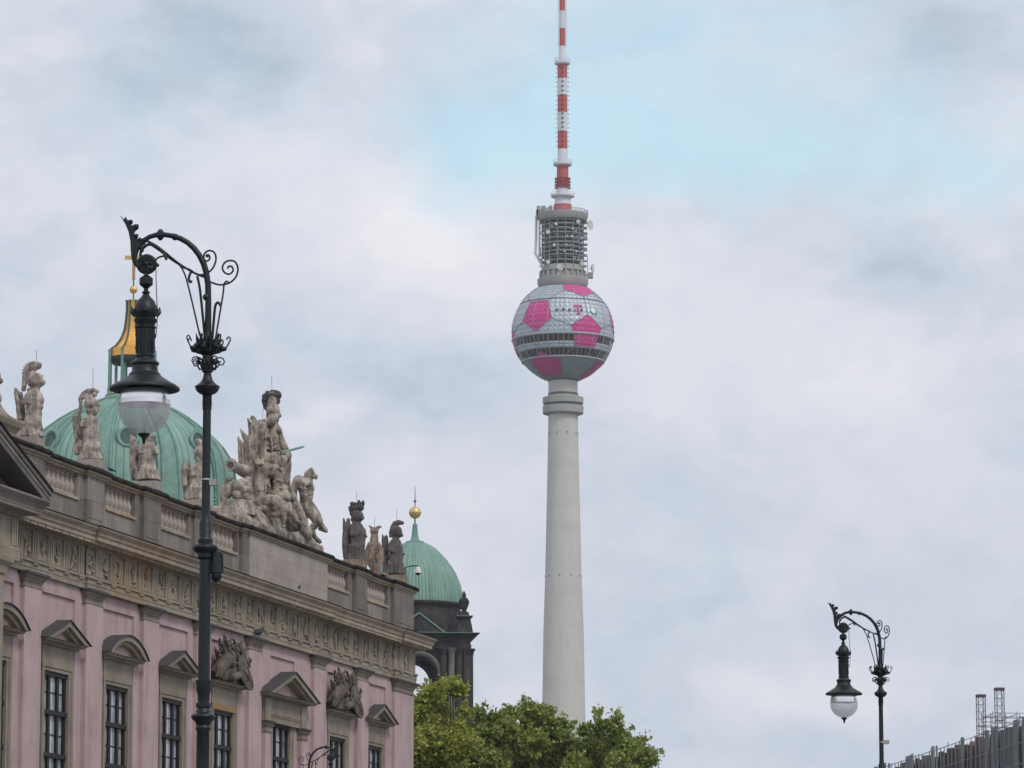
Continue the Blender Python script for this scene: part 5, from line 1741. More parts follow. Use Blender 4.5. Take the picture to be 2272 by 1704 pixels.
for ci, c in enumerate(cen):
    nb = [v for v in cen if abs(v.dot(c) - g5) < 1e-3]
    x_ = nb[0] - c * nb[0].dot(c); x_.normalize()
    y_ = c.cross(x_)
    nb.sort(key=lambda v: math.atan2(v.dot(y_), v.dot(x_)))
    pv = [((2 * c + v) / 3).normalized() for v in nb]
    for v, p in zip(nb, pv):
        # seam between neighbouring pentagons
        if cen.index(v) > ci:
            p2 = ((2 * v + c) / 3).normalized()
            edge.tube([cz + (p.lerp(p2, t / 6)).normalized() * (SR + 0.12) for t in range(7)], 0.09, 4)
    if c.y > 0.55 and abs(c.z) < 0.9: pass
    bm = bmesh.new()
    for v in skinV: bm.verts.new(v)
    bm.verts.ensure_lookup_table()
    for f in skinF:
        if (sum((Vector(skinV[i]) for i in f), Vector()) / len(f) - cz).normalized().dot(c) > 0.86:
            bm.faces.new([bm.verts[i] for i in f])
    bmesh.ops.delete(bm, geom=[v for v in bm.verts if not v.link_faces], context='VERTS')
    for i in range(5):
        n_ = pv[i].cross(pv[(i + 1) % 5])
        if n_.dot(c) < 0: n_ = -n_
        bmesh.ops.bisect_plane(bm, geom=bm.verts[:] + bm.edges[:] + bm.faces[:], plane_co=cz, plane_no=-n_, clear_outer=True)
    if len(bm.faces) == 0:
        bm.free(); continue
    me = bpy.data.meshes.new('magenta_panel')
    bm.to_mesh(me); bm.free()
    me.materials.append(MAT['magenta'])
    o = bpy.data.objects.new('magenta_panel', me)
    COL.objects.link(o); o.parent = tw
    for i in range(5):
        a_, b__ = pv[i], pv[(i + 1) % 5]
        edge.tube([cz + (a_.lerp(b__, t / 5)).normalized() * (SR + 0.16) for t in range(6)], 0.07, 4)
MAT['seam'] = M('grey seam tape', (0.22, 0.24, 0.26), 0.6)
edge.build('football_seam', MAT['seam'], tw, smooth=False)

# marks on the sphere
def on_sphere(cx_, cy_):
    x = (1100 + cx_ / 5.53 - 1249.1) / 113.5
    y = -(600 + cy_ / 5.53 - 737) / 113.5
    E = R(9.8)
    c = math.sqrt(max(0, 1 - x * x - y * y))
    return Vector((x, -math.cos(E) * c - math.sin(E) * y, -math.sin(E) * c + math.cos(E) * y)).normalized()
def plate(polys, cx_, cy_, name, mat, h=0.12, lift=0.42):
    """flat shapes (metres, right/up) lying on the sphere at a place"""
    n = on_sphere(cx_, cy_)
    rt = Vector((0, 0, 1)).cross(n).normalized()
    if rt.x < 0: rt = -rt
    up = n.cross(rt)
    if up.z < 0: up = -up
    m = MB()
    for poly in polys:
        k = len(poly)
        vs = [cz + n * (SR + lift) + rt * p[0] + up * p[1] for p in poly] + [cz + n * (SR + lift - h) + rt * p[0] + up * p[1] for p in poly]
        fs = [tuple(range(k)), tuple(range(2 * k - 1, k - 1, -1))] + [(i, (i + 1) % k, (i + 1) % k + k, i + k) for i in range(k)]
        m.add(vs, fs)
    return m.build(name, mat, tw, smooth=False)
def sq(s, x=0, y=0): return [(x - s, y - s), (x + s, y - s), (x + s, y + s), (x - s, y + s)]
plate([[(-1.3, 1.5), (1.3, 1.5), (1.35, 0.6), (1.1, 0.6), (0.95, 1.1), (0.28, 1.15), (0.28, -1.1), (0.7, -1.25), (0.7, -1.5), (-0.7, -1.5), (-0.7, -1.25), (-0.28, -1.1), (-0.28, 1.15), (-0.95, 1.1), (-1.1, 0.6), (-1.35, 0.6)]], 1003, 482, 'letter_mark', MAT['magenta'])
for (x_, y_) in ((748, 487), (822, 481), (895, 487), (965, 490), (1042, 492)):
    plate([sq(0.34)], x_, y_, 'dot_mark', MAT['tower_glass'])
MAT['mark_white'] = M('white emblem paint', (0.75, 0.77, 0.75), 0.5)
MAT['mark_green'] = M('green emblem paint', (0.22, 0.50, 0.32), 0.5)
plate([[(0.85 * math.cos(t), 0.95 * math.sin(t)) for t in [i * PI / 8 for i in range(16)]]], 1180, 500, 'emblem', MAT['mark_white'])
plate([[(0.1, 1.2), (0.5, 1.25), (0.75, 0.6), (1.2, 0.1), (1.1, -0.9), (0.5, -1.2), (0.2, -0.6), (0.45, 0.0), (0.1, 0.5)], sq(0.2, 0.1, -1.0)], 1200, 505, 'emblem', MAT['mark_green'], lift=0.48)

# equipment cage over the sphere
b = MB()
b.lathe([(50 * K, TZ(645)), (54 * K, TZ(636)), (56.5 * K, TZ(630)), (56.5 * K, TZ(621)), (55 * K, TZ(620.5)), (55 * K, TZ(619)), (48 * K, TZ(618)), (48 * K, TZ(606)), (52 * K, TZ(605)), (52 * K, TZ(603)), (47 * K, TZ(602)), (46 * K, TZ(592)), (30 * K, TZ(591))], 48)
for i in range(22):
    a = 2 * PI * i / 22
    b.box(50 * K * math.cos(a) - 0.35, 50 * K * math.cos(a) + 0.35, 50 * K * math.sin(a) - 0.35, 50 * K * math.sin(a) + 0.35, TZ(618), TZ(606))
b.build('cage_base', MAT['concrete_grey'], tw)
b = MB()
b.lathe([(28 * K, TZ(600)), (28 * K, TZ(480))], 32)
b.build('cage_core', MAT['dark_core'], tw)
b = MB()
rc = random.Random(9)
for fy in (583, 571, 562, 552, 543, 533, 522, 512, 502, 493):
    z_ = TZ(fy)
    r_ = 46 * K
    b.lathe([(30 * K, z_ - 0.15), (r_, z_ - 0.15), (r_, z_ + 0.15), (30 * K, z_ + 0.15)], 40)
    b.tube([(r_ * math.cos(2 * PI * i / 40), r_ * math.sin(2 * PI * i / 40), z_ + 1.0) for i in range(40)], 0.07, 4, closed=True)
for i in range(16):
    a = 2 * PI * (i + 0.3) / 16
    b.tube([(47 * K * math.cos(a), 47 * K * math.sin(a), TZ(600)), (47 * K * math.cos(a), 47 * K * math.sin(a), TZ(480))], 0.14, 4)
b.build('cage_platform', MAT['grey_steel'], tw, smooth=False)
b = MB()
for j in range(120):
    a = rc.uniform(0, 2 * PI)
    fy = rc.choice((583, 571, 562, 552, 543, 533, 522, 512, 502, 493))
    r_ = rc.uniform(34, 44) * K
    s1_, h_ = rc.uniform(0.2, 0.55), rc.uniform(0.5, 1.1)
    x_, y_ = r_ * math.cos(a), r_ * math.sin(a)
    b.box(x_ - s1_, x_ + s1_, y_ - s1_, y_ + s1_, TZ(fy) + 0.15, TZ(fy) + 0.15 + h_)
b.build('equipment_cabinet', MAT['grey_steel'], tw, smooth=False)
def dish(cx_, cy_, r, dx=0, dy=-1, rr=47.5, name='dish'):
    x = (1080 + cx_ / 3.018 - 1249) * K
    y = -math.sqrt(max((rr * K) ** 2 - x * x, 0.2)) if dy < 0 else 0
    # nearer points of the drum appear higher: bring the height back
    z = TZ(400 + cy_ / 3.018) + y * 0.17
    m = MB()
    r = r / 3.018 * K
    d = Vector((dx, dy, 0)).normalized()
    c = Vector((x, y, z)) + d * 0.3
    m.tube([c, c + d * 0.35, c + d * 0.37], [r * 0.8, r, r], 20)
    m.tube([c - d * 0.7, c], 0.15, 6)
    return m.build(name, MAT['dish'], tw)
for (x_, y_, r_) in ((485, 583, 19), (410, 350, 14), (463, 298, 10), (613, 282, 14), (570, 380, 8), (452, 437, 10), (540, 378, 6), (410, 550, 14), (640, 560, 14), (520, 480, 6), (600, 480, 8), (500, 600, 8), (575, 330, 7), (535, 437, 6), (480, 632, 9)):
    dish(x_, y_, r_)
dish(685, 300, 36, 1, -0.6, 50)
dish(700, 590, 30, 1, -0.35, 58)
b = MB()
x_ = (1080 + 700 / 3.018 - 1249) * K
b.box(x_ - 1.2, x_ + 0.6, -1.0, 1.2, TZ(400 + 655 / 3.018), TZ(400 + 620 / 3.018))
b.box(x_ - 2.5, x_, -0.3, 0.3, TZ(400 + 640 / 3.018), TZ(400 + 630 / 3.018))
b.tube([(x_ - 1.0, 0, TZ(610)), (x_ - 1.2, 0, TZ(568))], 0.12, 5)
b.tube([(x_ - 3.0, 0, TZ(600)), (x_ - 2.3, 0, TZ(552))], 0.1, 5)
for sx_ in (-1, 1):
    for j in range(9):
        yy = 495 + j * 12
        b.box(sx_ * 49 * K - 0.25, sx_ * 49 * K + 0.25 + sx_ * rc.uniform(0, 0.8), -1 + rc.uniform(-1, 1), 0.5, TZ(yy) - 0.3, TZ(yy) + rc.uniform(0.1, 0.9))
        b.tube([(sx_ * 46 * K, 0, TZ(yy)), (sx_ * 53 * K, 0, TZ(yy - 1))], 0.09, 4)
b.build('antenna_bracket', MAT['grey_steel'], tw, smooth=False)
b = MB()
xl = (1080 + 333 / 3.018 - 1249) * K
b.tube([(xl, -0.5, TZ(480)), (xl - 0.15, -0.5, TZ(540)), (xl - 0.35, -0.5, TZ(563)), (xl + 1.2, -0.5, TZ(582)), (xl + 2.0, -0.5, TZ(588))], 0.42, 8)
b.tube([(xl + 1.0, -0.5, TZ(486)), (xl + 0.9, -0.5, TZ(570))], 0.3, 8)
b.build('white_duct', MAT['mast_white'], tw)
b = MB()
b.lathe([(30 * K, TZ(494)), (52 * K, TZ(491)), (56 * K, TZ(484)), (57 * K, TZ(476)), (55 * K, TZ(475.5)), (54 * K, TZ(479)), (22 * K, TZ(478))], 48)
b.build('upper_deck', MAT['concrete_grey'], tw)
b = MB()
for hy in (473, 470):
    b.tube([(56 * K * math.cos(2 * PI * i / 48), 56 * K * math.sin(2 * PI * i / 48), TZ(hy)) for i in range(48)], 0.1, 4, closed=True)
for i in range(24):
    a = 2 * PI * i / 24
    b.tube([(56 * K * math.cos(a), 56 * K * math.sin(a), TZ(476)), (56 * K * math.cos(a), 56 * K * math.sin(a), TZ(470))], 0.07, 4)
for (x0_, x1_, y0_, y1_) in ((335, 360, 240, 180), (365, 395, 215, 178), (400, 412, 212, 190), (416, 440, 212, 178), (330, 345, 262, 205)):
    b.box((1080 + x0_ / 3.018 - 1249) * K, (1080 + x1_ / 3.018 - 1249) * K, -2, 1.5, TZ(400 + y0_ / 3.018), TZ(400 + y1_ / 3.018))
b.build('deck_railing', MAT['grey_steel'], tw, smooth=False)
# mast
def MYy(cy_): return TZ(cy_ / 3.455)
def MR(r): return r / 3.455 * K
segs = [(1625, 1570, 72, 68, 'mast_red'), (1570, 1515, 66, 58, 'mast_white'), (1490, 1440, 50, 48, 'mast_white'), (1440, 1370, 47, 47, 'mast_red'), (1370, 1275, 46, 44, 'mast_red'), (1245, 1145, 40, 38, 'mast_white'), (1145, 1007, 38, 38, 'mast_red'), (1007, 865, 38, 38, 'mast_white'),
        (865, 730, 38, 38, 'mast_red'), (730, 603, 38, 38, 'mast_white'), (603, 495, 38, 38, 'mast_red'), (465, 355, 30, 23, 'mast_white'), (355, 218, 22.5, 22.5, 'mast_red'), (218, 85, 22, 22, 'mast_white'), (85, -60, 22, 22, 'mast_red'),
        (-60, -200, 22, 22, 'mast_white'), (-200, -330, 21, 21, 'mast_red'), (-330, -460, 14, 13, 'mast_white'), (-460, -600, 12, 11, 'mast_red'), (-600, -760, 8, 7, 'mast_white')]
for (ya, yb, ra, rb, mt) in segs:
    b = MB()
    b.lathe([(MR(ra), MYy(ya)), (MR(rb), MYy(yb))], 24)
    b.build('mast_section', MAT[mt], tw)
for (yc, r_, h_) in ((1500, 92, 30), (1255, 72, 36), (478, 60, 40)):
    b = MB()
    b.lathe([(MR(40), MYy(yc + h_ * 0.6)), (MR(r_ * 0.86), MYy(yc + h_ * 0.5)), (MR(r_), MYy(yc + h_ * 0.3)), (MR(r_), MYy(yc - h_ * 0.15)), (MR(r_ * 0.95), MYy(yc - h_ * 0.15)), (MR(r_ * 0.95), MYy(yc + h_ * 0.15)), (MR(20), MYy(yc + h_ * 0.1))], 32)
    n = 14
    for i in range(n):
        a = 2 * PI * i / n
        b.tube([(MR(r_) * math.cos(a), MR(r_) * math.sin(a), MYy(yc)), (MR(r_) * math.cos(a), MR(r_) * math.sin(a), MYy(yc - h_ * 0.7))], 0.07, 4)
    b.tube([(MR(r_) * math.cos(2 * PI * i / 32), MR(r_) * math.sin(2 * PI * i / 32), MYy(yc - h_ * 0.7)) for i in range(32)], 0.07, 4, closed=True)
    b.build('mast_platform', MAT['mast_white'], tw)
b = MB()
for i in range(12):
    a = 2 * PI * i / 12
    b.tube([(MR(54) * math.cos(a), MR(54) * math.sin(a), MYy(1445)), (MR(54) * math.cos(a), MR(54) * math.sin(a), MYy(1365))], 0.14, 4)
for yy in (1370, 1395, 1420, 1443):
    b.tube([(MR(54) * math.cos(2 * PI * i / 24), MR(54) * math.sin(2 * PI * i / 24), MYy(yy)) for i in range(24)], 0.14, 4, closed=True)
    for sx_ in (-1, 1):
        b.box(sx_ * MR(57) - 0.2, sx_ * MR(57) + 0.2, -0.3, 0.3, MYy(yy + 6), MYy(yy - 6))
b.build('mast_cage', MAT['mast_cage'], tw, smooth=False)
b = MB()
yy = 1120
while yy > 520:
    for a in (0, PI, -PI / 2):
        c_, s1_ = math.cos(a), math.sin(a)
        b.tube([(MR(38) * c_, MR(38) * s1_, MYy(yy)), (MR(50) * c_, MR(50) * s1_, MYy(yy))], 0.08, 4)
        b.tube([(MR(48) * c_, MR(48) * s1_, MYy(yy + 6)), (MR(48) * c_, MR(48) * s1_, MYy(yy - 6))], 0.09, 4)
    b.box(-0.35, 0.35, -MR(38) - 0.3, -MR(38) + 0.2, MYy(yy + 4), MYy(yy - 4))
    yy -= 35
yy = 360
while yy > -20:
    for a in (0, PI):
        c_ = math.cos(a)
        b.tube([(MR(22) * c_, 0, MYy(yy)), (MR(36) * c_, 0, MYy(yy))], 0.07, 4)
    yy -= 12
b.build('dipole_antenna', MAT['band'], tw, smooth=False)

# ------------------------------------------------------------------ the cathedral with its green domes
CY_ = 640.0
D0 = survey(279, 1090, CY_)
cath = empty('cathedral', (D0.x, CY_, 0), 0, 'dark stone cathedral with verdigris copper domes, gilded lantern and corner tower', 'cathedral')
kd = 1 / 13.95
def CZ(y): return survey(279, y, CY_).z
domep = [(246, 1160), (245, 1110), (242, 1080), (238, 1050), (228, 1017), (212, 992), (196, 975), (176, 957), (150, 937), (124, 921), (100, 909), (84, 900), (68, 893)]
dome = MB()
n = 160
dome.lathe([(r * kd, CZ(y)) for r, y in domep], n)
dm = dome.build('main_dome', MAT['patina'], cath, angle=80)
def dpt(az, k, out=0.0):
    """point on the dome surface at azimuth az (0 = towards the camera, + = right), k = profile index as float"""
    i = min(int(k), len(domep) - 2)
    t = k - i
    r_ = (domep[i][0] * (1 - t) + domep[i + 1][0] * t) * kd + out
    z_ = CZ(domep[i][1] * (1 - t) + domep[i + 1][1] * t) + out * 0.4
    return Vector((r_ * math.sin(az), -r_ * math.cos(az), z_))
for i in range(10):
    az = R(-7 + 36 * i)
    rb_ = MB()
    for off in (-0.085, 0.085):
        rb_.tube([dpt(az + off * (0.6 + 0.4 * (1 - k / 12)), k, 0.18) for k in range(13)], [0.30 - 0.014 * k for k in range(13)], 8)
    vs, fs = [], []
    for k in range(13):
        for off in (-0.07, 0.07):
            vs.append(dpt(az + off, k, 0.12))
    for k in range(12):
        fs.append((2 * k, 2 * k + 1, 2 * k + 3, 2 * k + 2))
    rb_.add(vs, fs)
    rb_.build('dome_rib', MAT['patina_plain'], dm)
    bd = MB()
    for j in range(30):
        p_ = dpt(az - 0.13, 0.3 + j * 0.16, 0.12)
        bd.ball(p_, 0.14, 6, 5)
    bd.build('rib_beading', MAT['patina_dark'], dm)
for az in (R(6.5), R(-42), R(50), R(126), R(-126)):
    oc = MB()
    c = dpt(az, 4.6, 0.0)
    nrm = Vector((math.sin(az), -math.cos(az), 0.25)).normalized()
    rt = Vector((math.cos(az), math.sin(az), 0))
    up = nrm.cross(rt)
    if up.z < 0: up = -up
    oc.tube([c + nrm * 0.4 + (rt * math.cos(t) + up * math.sin(t)) * 1.55 for t in [2 * PI * i / 28 for i in range(28)]], 0.3, 8, closed=True)
    oc.tube([c - nrm * 1.6, c + nrm * 0.4], [1.5, 1.5], 28)
    oc.tube([c + nrm * 0.2 + rt * 0.1 + up * t for t in (1.75, 2.6)], [0.35, 0.1], 8)
    oo = oc.build('round_dormer', MAT['patina_plain'], dm)
    oc = MB()
    oc.tube([c + nrm * 0.405, c + nrm * 0.41], [1.25, 1.25], 24)
    oc.build('dormer_opening', MAT['patina_dark'], oo)
dr = MB()
dr.lathe([(19.5, 20), (19.5, 55), (18.2, 56), (18.2, CZ(1160) - 2), (19.0, CZ(1160) - 1.5), (19.0, CZ(1160)), (17.5, CZ(1160) + 0.3)], 64)
for i in range(16):
    a = 2 * PI * i / 16
    dr.box(18.4 * math.cos(a) - 0.7, 18.4 * math.cos(a) + 0.7, 18.4 * math.sin(a) - 0.7, 18.4 * math.sin(a) + 0.7, 56, CZ(1160) - 2)
dr.build('drum', MAT['soot'], cath)
nv = MB()
nv.box(-34, 34, -26, 30, 0, 34)
nv.box(-36, 36, -28, 32, 34, 36)
nv.build('nave_block', MAT['brownstone'], cath, smooth=False)

# lantern on the main dome (axis a little right of the centre line)
LXo = 10.5 * kd
lt_ = empty('lantern', (LXo, 0, 0), parent=cath)
def LZ(cy_): return CZ(560 + cy_ / 4.879)
def LR(px_): return px_ / 4.879 * kd
b = MB()
b.lathe([(LR(300), LZ(1700)), (LR(310), LZ(1650)), (LR(335), LZ(1640)), (LR(340), LZ(1610)), (LR(320), LZ(1590)), (LR(290), LZ(1575)), (LR(285), LZ(1560)), (LR(60), LZ(1550))], 48)
b.build('lantern_base', MAT['patina_plain'], lt_)
b = MB()
b.lathe([(LR(282), LZ(1560)), (LR(290), LZ(1553)), (LR(282), LZ(1546))], 48, cap=False)
b.build('gilded_ring', MAT['gold_pale'], lt_)
for i in range(8):
    a = PI / 8 + i * PI / 4 + R(3)
    b = MB()
    x_, y_ = LR(262) * math.sin(a), -LR(262) * math.cos(a)
    b.lathe([(LR(24), LZ(1560)), (LR(24), LZ(1490)), (LR(18), LZ(1480)), (LR(16), LZ(1100)), (LR(20), LZ(1085)), (LR(20), LZ(1070))], 4, (x_, y_, 0), a0=a + PI / 4)
    x_, y_ = LR(190) * math.sin(a), -LR(190) * math.cos(a)
    b.lathe([(LR(14), LZ(1550)), (LR(14), LZ(1160))], 4, (x_, y_, 0), a0=a + PI / 4)
    b.build('lantern_column', MAT['patina_plain'], lt_, smooth=False)
b = MB()
b.lathe([(LR(228), LZ(1210)), (LR(250), LZ(1180)), (LR(250), LZ(1140)), (LR(200), LZ(1130))], 8, a0=PI / 8 + R(-87))
b.build('lantern_soffit', MAT['soot'], lt_, smooth=False)
gp = [(245, 1145), (242, 1060), (225, 1050), (190, 1025), (150, 975), (118, 915), (92, 840), (80, 760), (72, 680), (68, 600), (70, 550), (74, 522), (40, 520)]
b = MB()
b.lathe([(LR(r), LZ(y)) for r, y in gp], 8, a0=PI / 8 + R(-87))
b.build('gilded_roof', MAT['gold'], lt_, smooth=False)
b = MB()
for i in range(8):
    a = PI / 8 + i * PI / 4 + R(3)
    pts = [(LR(r + 7) * math.sin(a), -LR(r + 7) * math.cos(a), LZ(y)) for r, y in gp[:12]]
    b.tube(pts, LR(11), 6)
b.build('roof_ridge', MAT['patina_dark'], lt_)
b = MB()
for i in range(8):
    a = i * PI / 4 + R(3)
    pts = [(LR(r * 0.93 + 1) * math.sin(a), -LR(r * 0.93 + 1) * math.cos(a), LZ(y)) for r, y in gp[2:12]]
    b.tube(pts, LR(5), 6)
b.build('roof_groin', MAT['gold_pale'], lt_)
b = MB()
b.tube([(0, 0, LZ(520)), (0, 0, LZ(290))], LR(8), 10)
b.build('finial_rod', MAT['band'], lt_)
b = MB()
b.ball((0, 0, LZ(403)), LR(44), 24, 16)
b.build('gilded_ball', MAT['gold_pale'], lt_)
b = MB()
zz0, zz1 = LZ(295), LZ(-60)
b.box(-LR(17), LR(17), -LR(6), LR(6), zz0, zz1)
b.box(-LR(98), LR(98), -LR(6.5), LR(6.5), LZ(76), LZ(36))
for i in range(22):
    zz = zz0 + (zz1 - zz0) * (i + 0.5) / 22
    b.tube([(-LR(17), -LR(10), zz - 0.1), (LR(17), -LR(10), zz + 0.1)], LR(4), 5)
for i in range(12):
    xx = -LR(95) + LR(190) * i / 11
    b.tube([(xx - 0.08, -LR(10), LZ(76)), (xx + 0.08, -LR(10), LZ(36))], LR(4), 5)
b.build('cross', MAT['gold_pale'], lt_, smooth=False)

# corner tower
T0 = survey(920, 1340, 600)
ct = empty('corner_tower', (T0.x - D0.x, 600 - CY_, 0), R(6), parent=cath)
kc = 1 / 14.85
def HZ(y): return survey(920, y, 600).z
def HC(cy_): return HZ(1060 + cy_ / 3.072)
b = MB()
prof = [(107.5, 1343), (107.8, 1338), (107, 1330), (105.5, 1315), (102, 1300), (97.6, 1287), (91, 1272), (83, 1259), (73, 1245), (60, 1231), (47, 1218), (36, 1210.5), (26, 1206), (18, 1203.5)]
b.lathe([(r * kc, HZ(y)) for r, y in prof], 128)
b.build('small_dome', MAT['patina'], ct, angle=80)
b = MB()
b.lathe([(14 * kc, HZ(1206)), (20.5 * kc, HZ(1204)), (20.5 * kc, HZ(1202)), (12 * kc, HZ(1200)), (9 * kc, HZ(1196)), (7 * kc, HZ(1186)), (5.6 * kc, HZ(1172)), (5.4 * kc, HZ(1166)), (5 * kc, HZ(1163)), (2, HZ(1162))][:-1], 24)
b.lathe([(20 * kc, HZ(1207)), (21.5 * kc, HZ(1205.5)), (21.5 * kc, HZ(1204)), (18 * kc, HZ(1203))], 24)
b.build('dome_cap', MAT['patina_plain'], ct)
b = MB()
b.tube([(0, 0, HZ(1165)), (0, 0, HZ(1080))], [0.12, 0.04], 8)
b.ball((0, 0, HZ(1112)), 0.22, 10, 8)
b.build('finial_rod', MAT['band'], ct)
b = MB()
b.ball((0, 0, HZ(1137.5)), 13.4 * kc, 24, 16)
b.lathe([(13.4 * kc, HZ(1138.5)), (14.6 * kc, HZ(1138)), (13.4 * kc, HZ(1137))], 24, cap=False)
b.build('gilded_ball', MAT['gold_pale'], ct)
b = MB()
b.lathe([(100 * kc, HZ(1420)), (100 * kc, HZ(1352)), (104 * kc, HZ(1350)), (110 * kc, HZ(1346)), (110.5 * kc, HZ(1342)), (100 * kc, HZ(1341))], 48)
b.build('dome_drum', MAT['soot'], ct)
# arched stage, square with canted corners
hs = 108 * kc
zt, zb = HZ(1440), HZ(1640)
ar, spring = 42 * kc, HZ(1507)
b = MB()
def face(mb, pts3):
    mb.add(pts3, [tuple(range(len(pts3)))])
nseg = 14
th_ = 4.6
for q_ in range(4):
    rot = Matrix.Rotation(q_ * PI / 2, 3, 'Z')
    def V(x, y, z): return rot @ Vector((x, y, z))
    for sgn in (-1, 1):
        # solid pier between arch and corner
        x0, x1 = (ar, hs - 1.4) if sgn > 0 else (-(hs - 1.4), -ar)
        vs = [V(x, y, z) for z in (zb, zt) for (x, y) in ((x0, -hs), (x1, -hs), (x1, -hs + th_), (x0, -hs + th_))]
        b.add(vs, [(0, 3, 2, 1), (4, 5, 6, 7), (0, 1, 5, 4), (1, 2, 6, 5), (2, 3, 7, 6), (3, 0, 4, 7)])
    for i in range(nseg):
        t0, t1 = PI * i / nseg, PI * (i + 1) / nseg
        xa, za = ar * math.cos(t0), spring + ar * math.sin(t0)
        xb, zb_ = ar * math.cos(t1), spring + ar * math.sin(t1)
        vs = [V(xa, -hs, za), V(xb, -hs, zb_), V(xb, -hs, zt), V(xa, -hs, zt), V(xa, -hs + th_, za), V(xb, -hs + th_, zb_), V(xb, -hs + th_, zt), V(xa, -hs + th_, zt)]
        b.add(vs, [(0, 1, 2, 3), (7, 6, 5, 4), (0, 4, 5, 1), (2, 6, 7, 3)])
b.box(-hs + 0.6, hs - 0.6, -hs + 0.6, hs - 0.6, zt - 1.5, zt)
b.box(-hs + 0.6, hs - 0.6, -hs + 0.6, hs - 0.6, zb - 4, zb)
b.build('arched_stage', MAT['soot'], ct, smooth=False)
for q_ in range(4):
    b = MB()
    rot = Matrix.Rotation(q_ * PI / 2, 3, 'Z')
    pts = [rot @ Vector(((ar + 0.35) * math.cos(PI * i / 20), -hs - 0.05, spring + (ar + 0.35) * math.sin(PI * i / 20))) for i in range(21)]
    b.tube(pts, 0.38, 6)
    b.build('archivolt', MAT['soot_pale'], ct)
for q_ in range(4):
    rot = Matrix.Rotation(q_ * PI / 2, 3, 'Z')
    for xx, mt in ((-72, 'soot_pale'), (-54, 'soot'), (54, 'soot'), (72, 'soot_pale'), (88, 'soot'), (-88, 'soot'), (-104, 'soot'), (104, 'soot')):
        xx = xx * kc
        c = rot @ Vector((xx, -hs - 0.35, 0))
        b = MB()
        b.lathe([(0.62, zb), (0.62, zb + 0.5), (0.5, zb + 0.7), (0.46, zt - 1.6), (0.44, zt - 1.55), (0.5, zt - 1.5), (0.55, zt - 1.1), (0.75, zt - 0.75), (0.78, zt - 0.7), (0.78, zt - 0.55)], 16, c)
        b.build('column', MAT[mt], ct)
b = MB()
b.lathe([(1.50 * hs, zt - 0.55), (1.50 * hs, zt), (1.48 * hs, zt + 0.1), (1.48 * hs, zt + 0.9), (1.54 * hs, zt + 1.0), (1.62 * hs, zt + 1.3), (1.70 * hs, zt + 1.5), (1.73 * hs, zt + 1.62), (1.2 * hs, zt + 1.8)], 4, a0=PI / 4)
b.build('entablature', MAT['soot'], ct, smooth=False)
b = MB()
b.lathe([(1.735 * hs, zt + 1.62), (1.735 * hs, zt + 1.7), (1.2 * hs, zt + 1.95)], 4, a0=PI / 4)
b.build('copper_flashing', MAT['patina_plain'], ct, smooth=False)
for q_ in range(4):
    rot = Matrix.Rotation(q_ * PI / 2, 3, 'Z')
    hp = HZ(1374) - (zt + 1.7)
    for nm, mt, w_, z0_, z1_, y0_, y1_ in (('pediment', 'soot', 54 * kc, 0, 0, -hs - 0.9, -hs + 3.5),):
        b = MB()
        vs = []
        for y_ in (y0_, y1_):
            vs += [rot @ Vector((-w_, y_, zt + 1.7)), rot @ Vector((w_, y_, zt + 1.7)), rot @ Vector((0, y_, zt + 1.7 + hp))]
        b.add(vs, [(0, 1, 2), (5, 4, 3), (0, 3, 4, 1), (1, 4, 5, 2), (2, 5, 3, 0)])
        b.build('pediment', MAT[mt], ct, smooth=False)
        b = MB()
        for sg in (-1, 1):
            b.tube([rot @ Vector((sg * w_ * 1.03, -hs - 1.0, zt + 1.75)), rot @ Vector((0, -hs - 1.0, zt + 1.85 + hp))], 0.13, 4)
        b.build('pediment_flashing', MAT['patina_plain'], ct, smooth=False)
for q_ in range(4):
    rot = Matrix.Rotation(q_ * PI / 2, 3, 'Z')
    for (cxp, cyp) in ((100, -100),):
        c = rot @ Vector((cxp * kc, cyp * kc, 0))
        b = MB()
        def pb(h0, h1, r0, r1): b.lathe([(r0 * kc * 1.3, h0), (r1 * kc * 1.3, h1)], 4, c, a0=PI / 4)
        pb(zt + 1.7, HZ(1396), 20, 17)
        pb(HZ(1396), HZ(1380), 16, 13)
        pb(HZ(1380), HZ(1377), 19, 19)
        pb(HZ(1377), HZ(1368), 12, 10)
        b.lathe([(8 * kc, HZ(1368)), (5 * kc, HZ(1363)), (8 * kc, HZ(1358)), (11 * kc, HZ(1348)), (11.5 * kc, HZ(1343)), (8 * kc, HZ(1337)), (4 * kc, HZ(1335)), (5 * kc, HZ(1331)), (3.4 * kc, HZ(1326)), (0.5 * kc, HZ(1320))], 14, c)
        for k in range(4):
            a = k * PI / 2 + PI / 4
            b.ball((c.x + 10 * kc * math.cos(a), c.y + 10 * kc * math.sin(a), HZ(1346)), 3.4 * kc, 8, 6)
        uo = b.build('corner_urn', MAT['soot'], ct, smooth=False)
        b = MB()
        b.lathe([(19.5 * kc * 1.32, HZ(1377)), (19.5 * kc * 1.32, HZ(1376))], 4, c, a0=PI / 4)
        b.build('copper_flashing', MAT['patina_plain'], uo, smooth=False)
b = MB()
b.box(8.2, 9.0, 3.5, 7, zt + 1.7, HZ(1392))
b.build('copper_roof_edge', MAT['patina_plain'], ct, smooth=False)
b = MB()
b.box(-hs - 0.3, hs + 0.3, -hs - 0.3, hs + 0.3, 0, zb - 0.5)
b.lathe([(1.5 * hs, zb - 1.2), (1.5 * hs, zb)], 4, a0=PI / 4)
for k in range(6):
    b.box(-hs - 0.4, hs + 0.4, -hs - 0.4, hs + 0.4, 6 + k * 5.5, 7 + k * 5.5)
b.build('tower_shaft', MAT['brownstone'], ct, smooth=False)

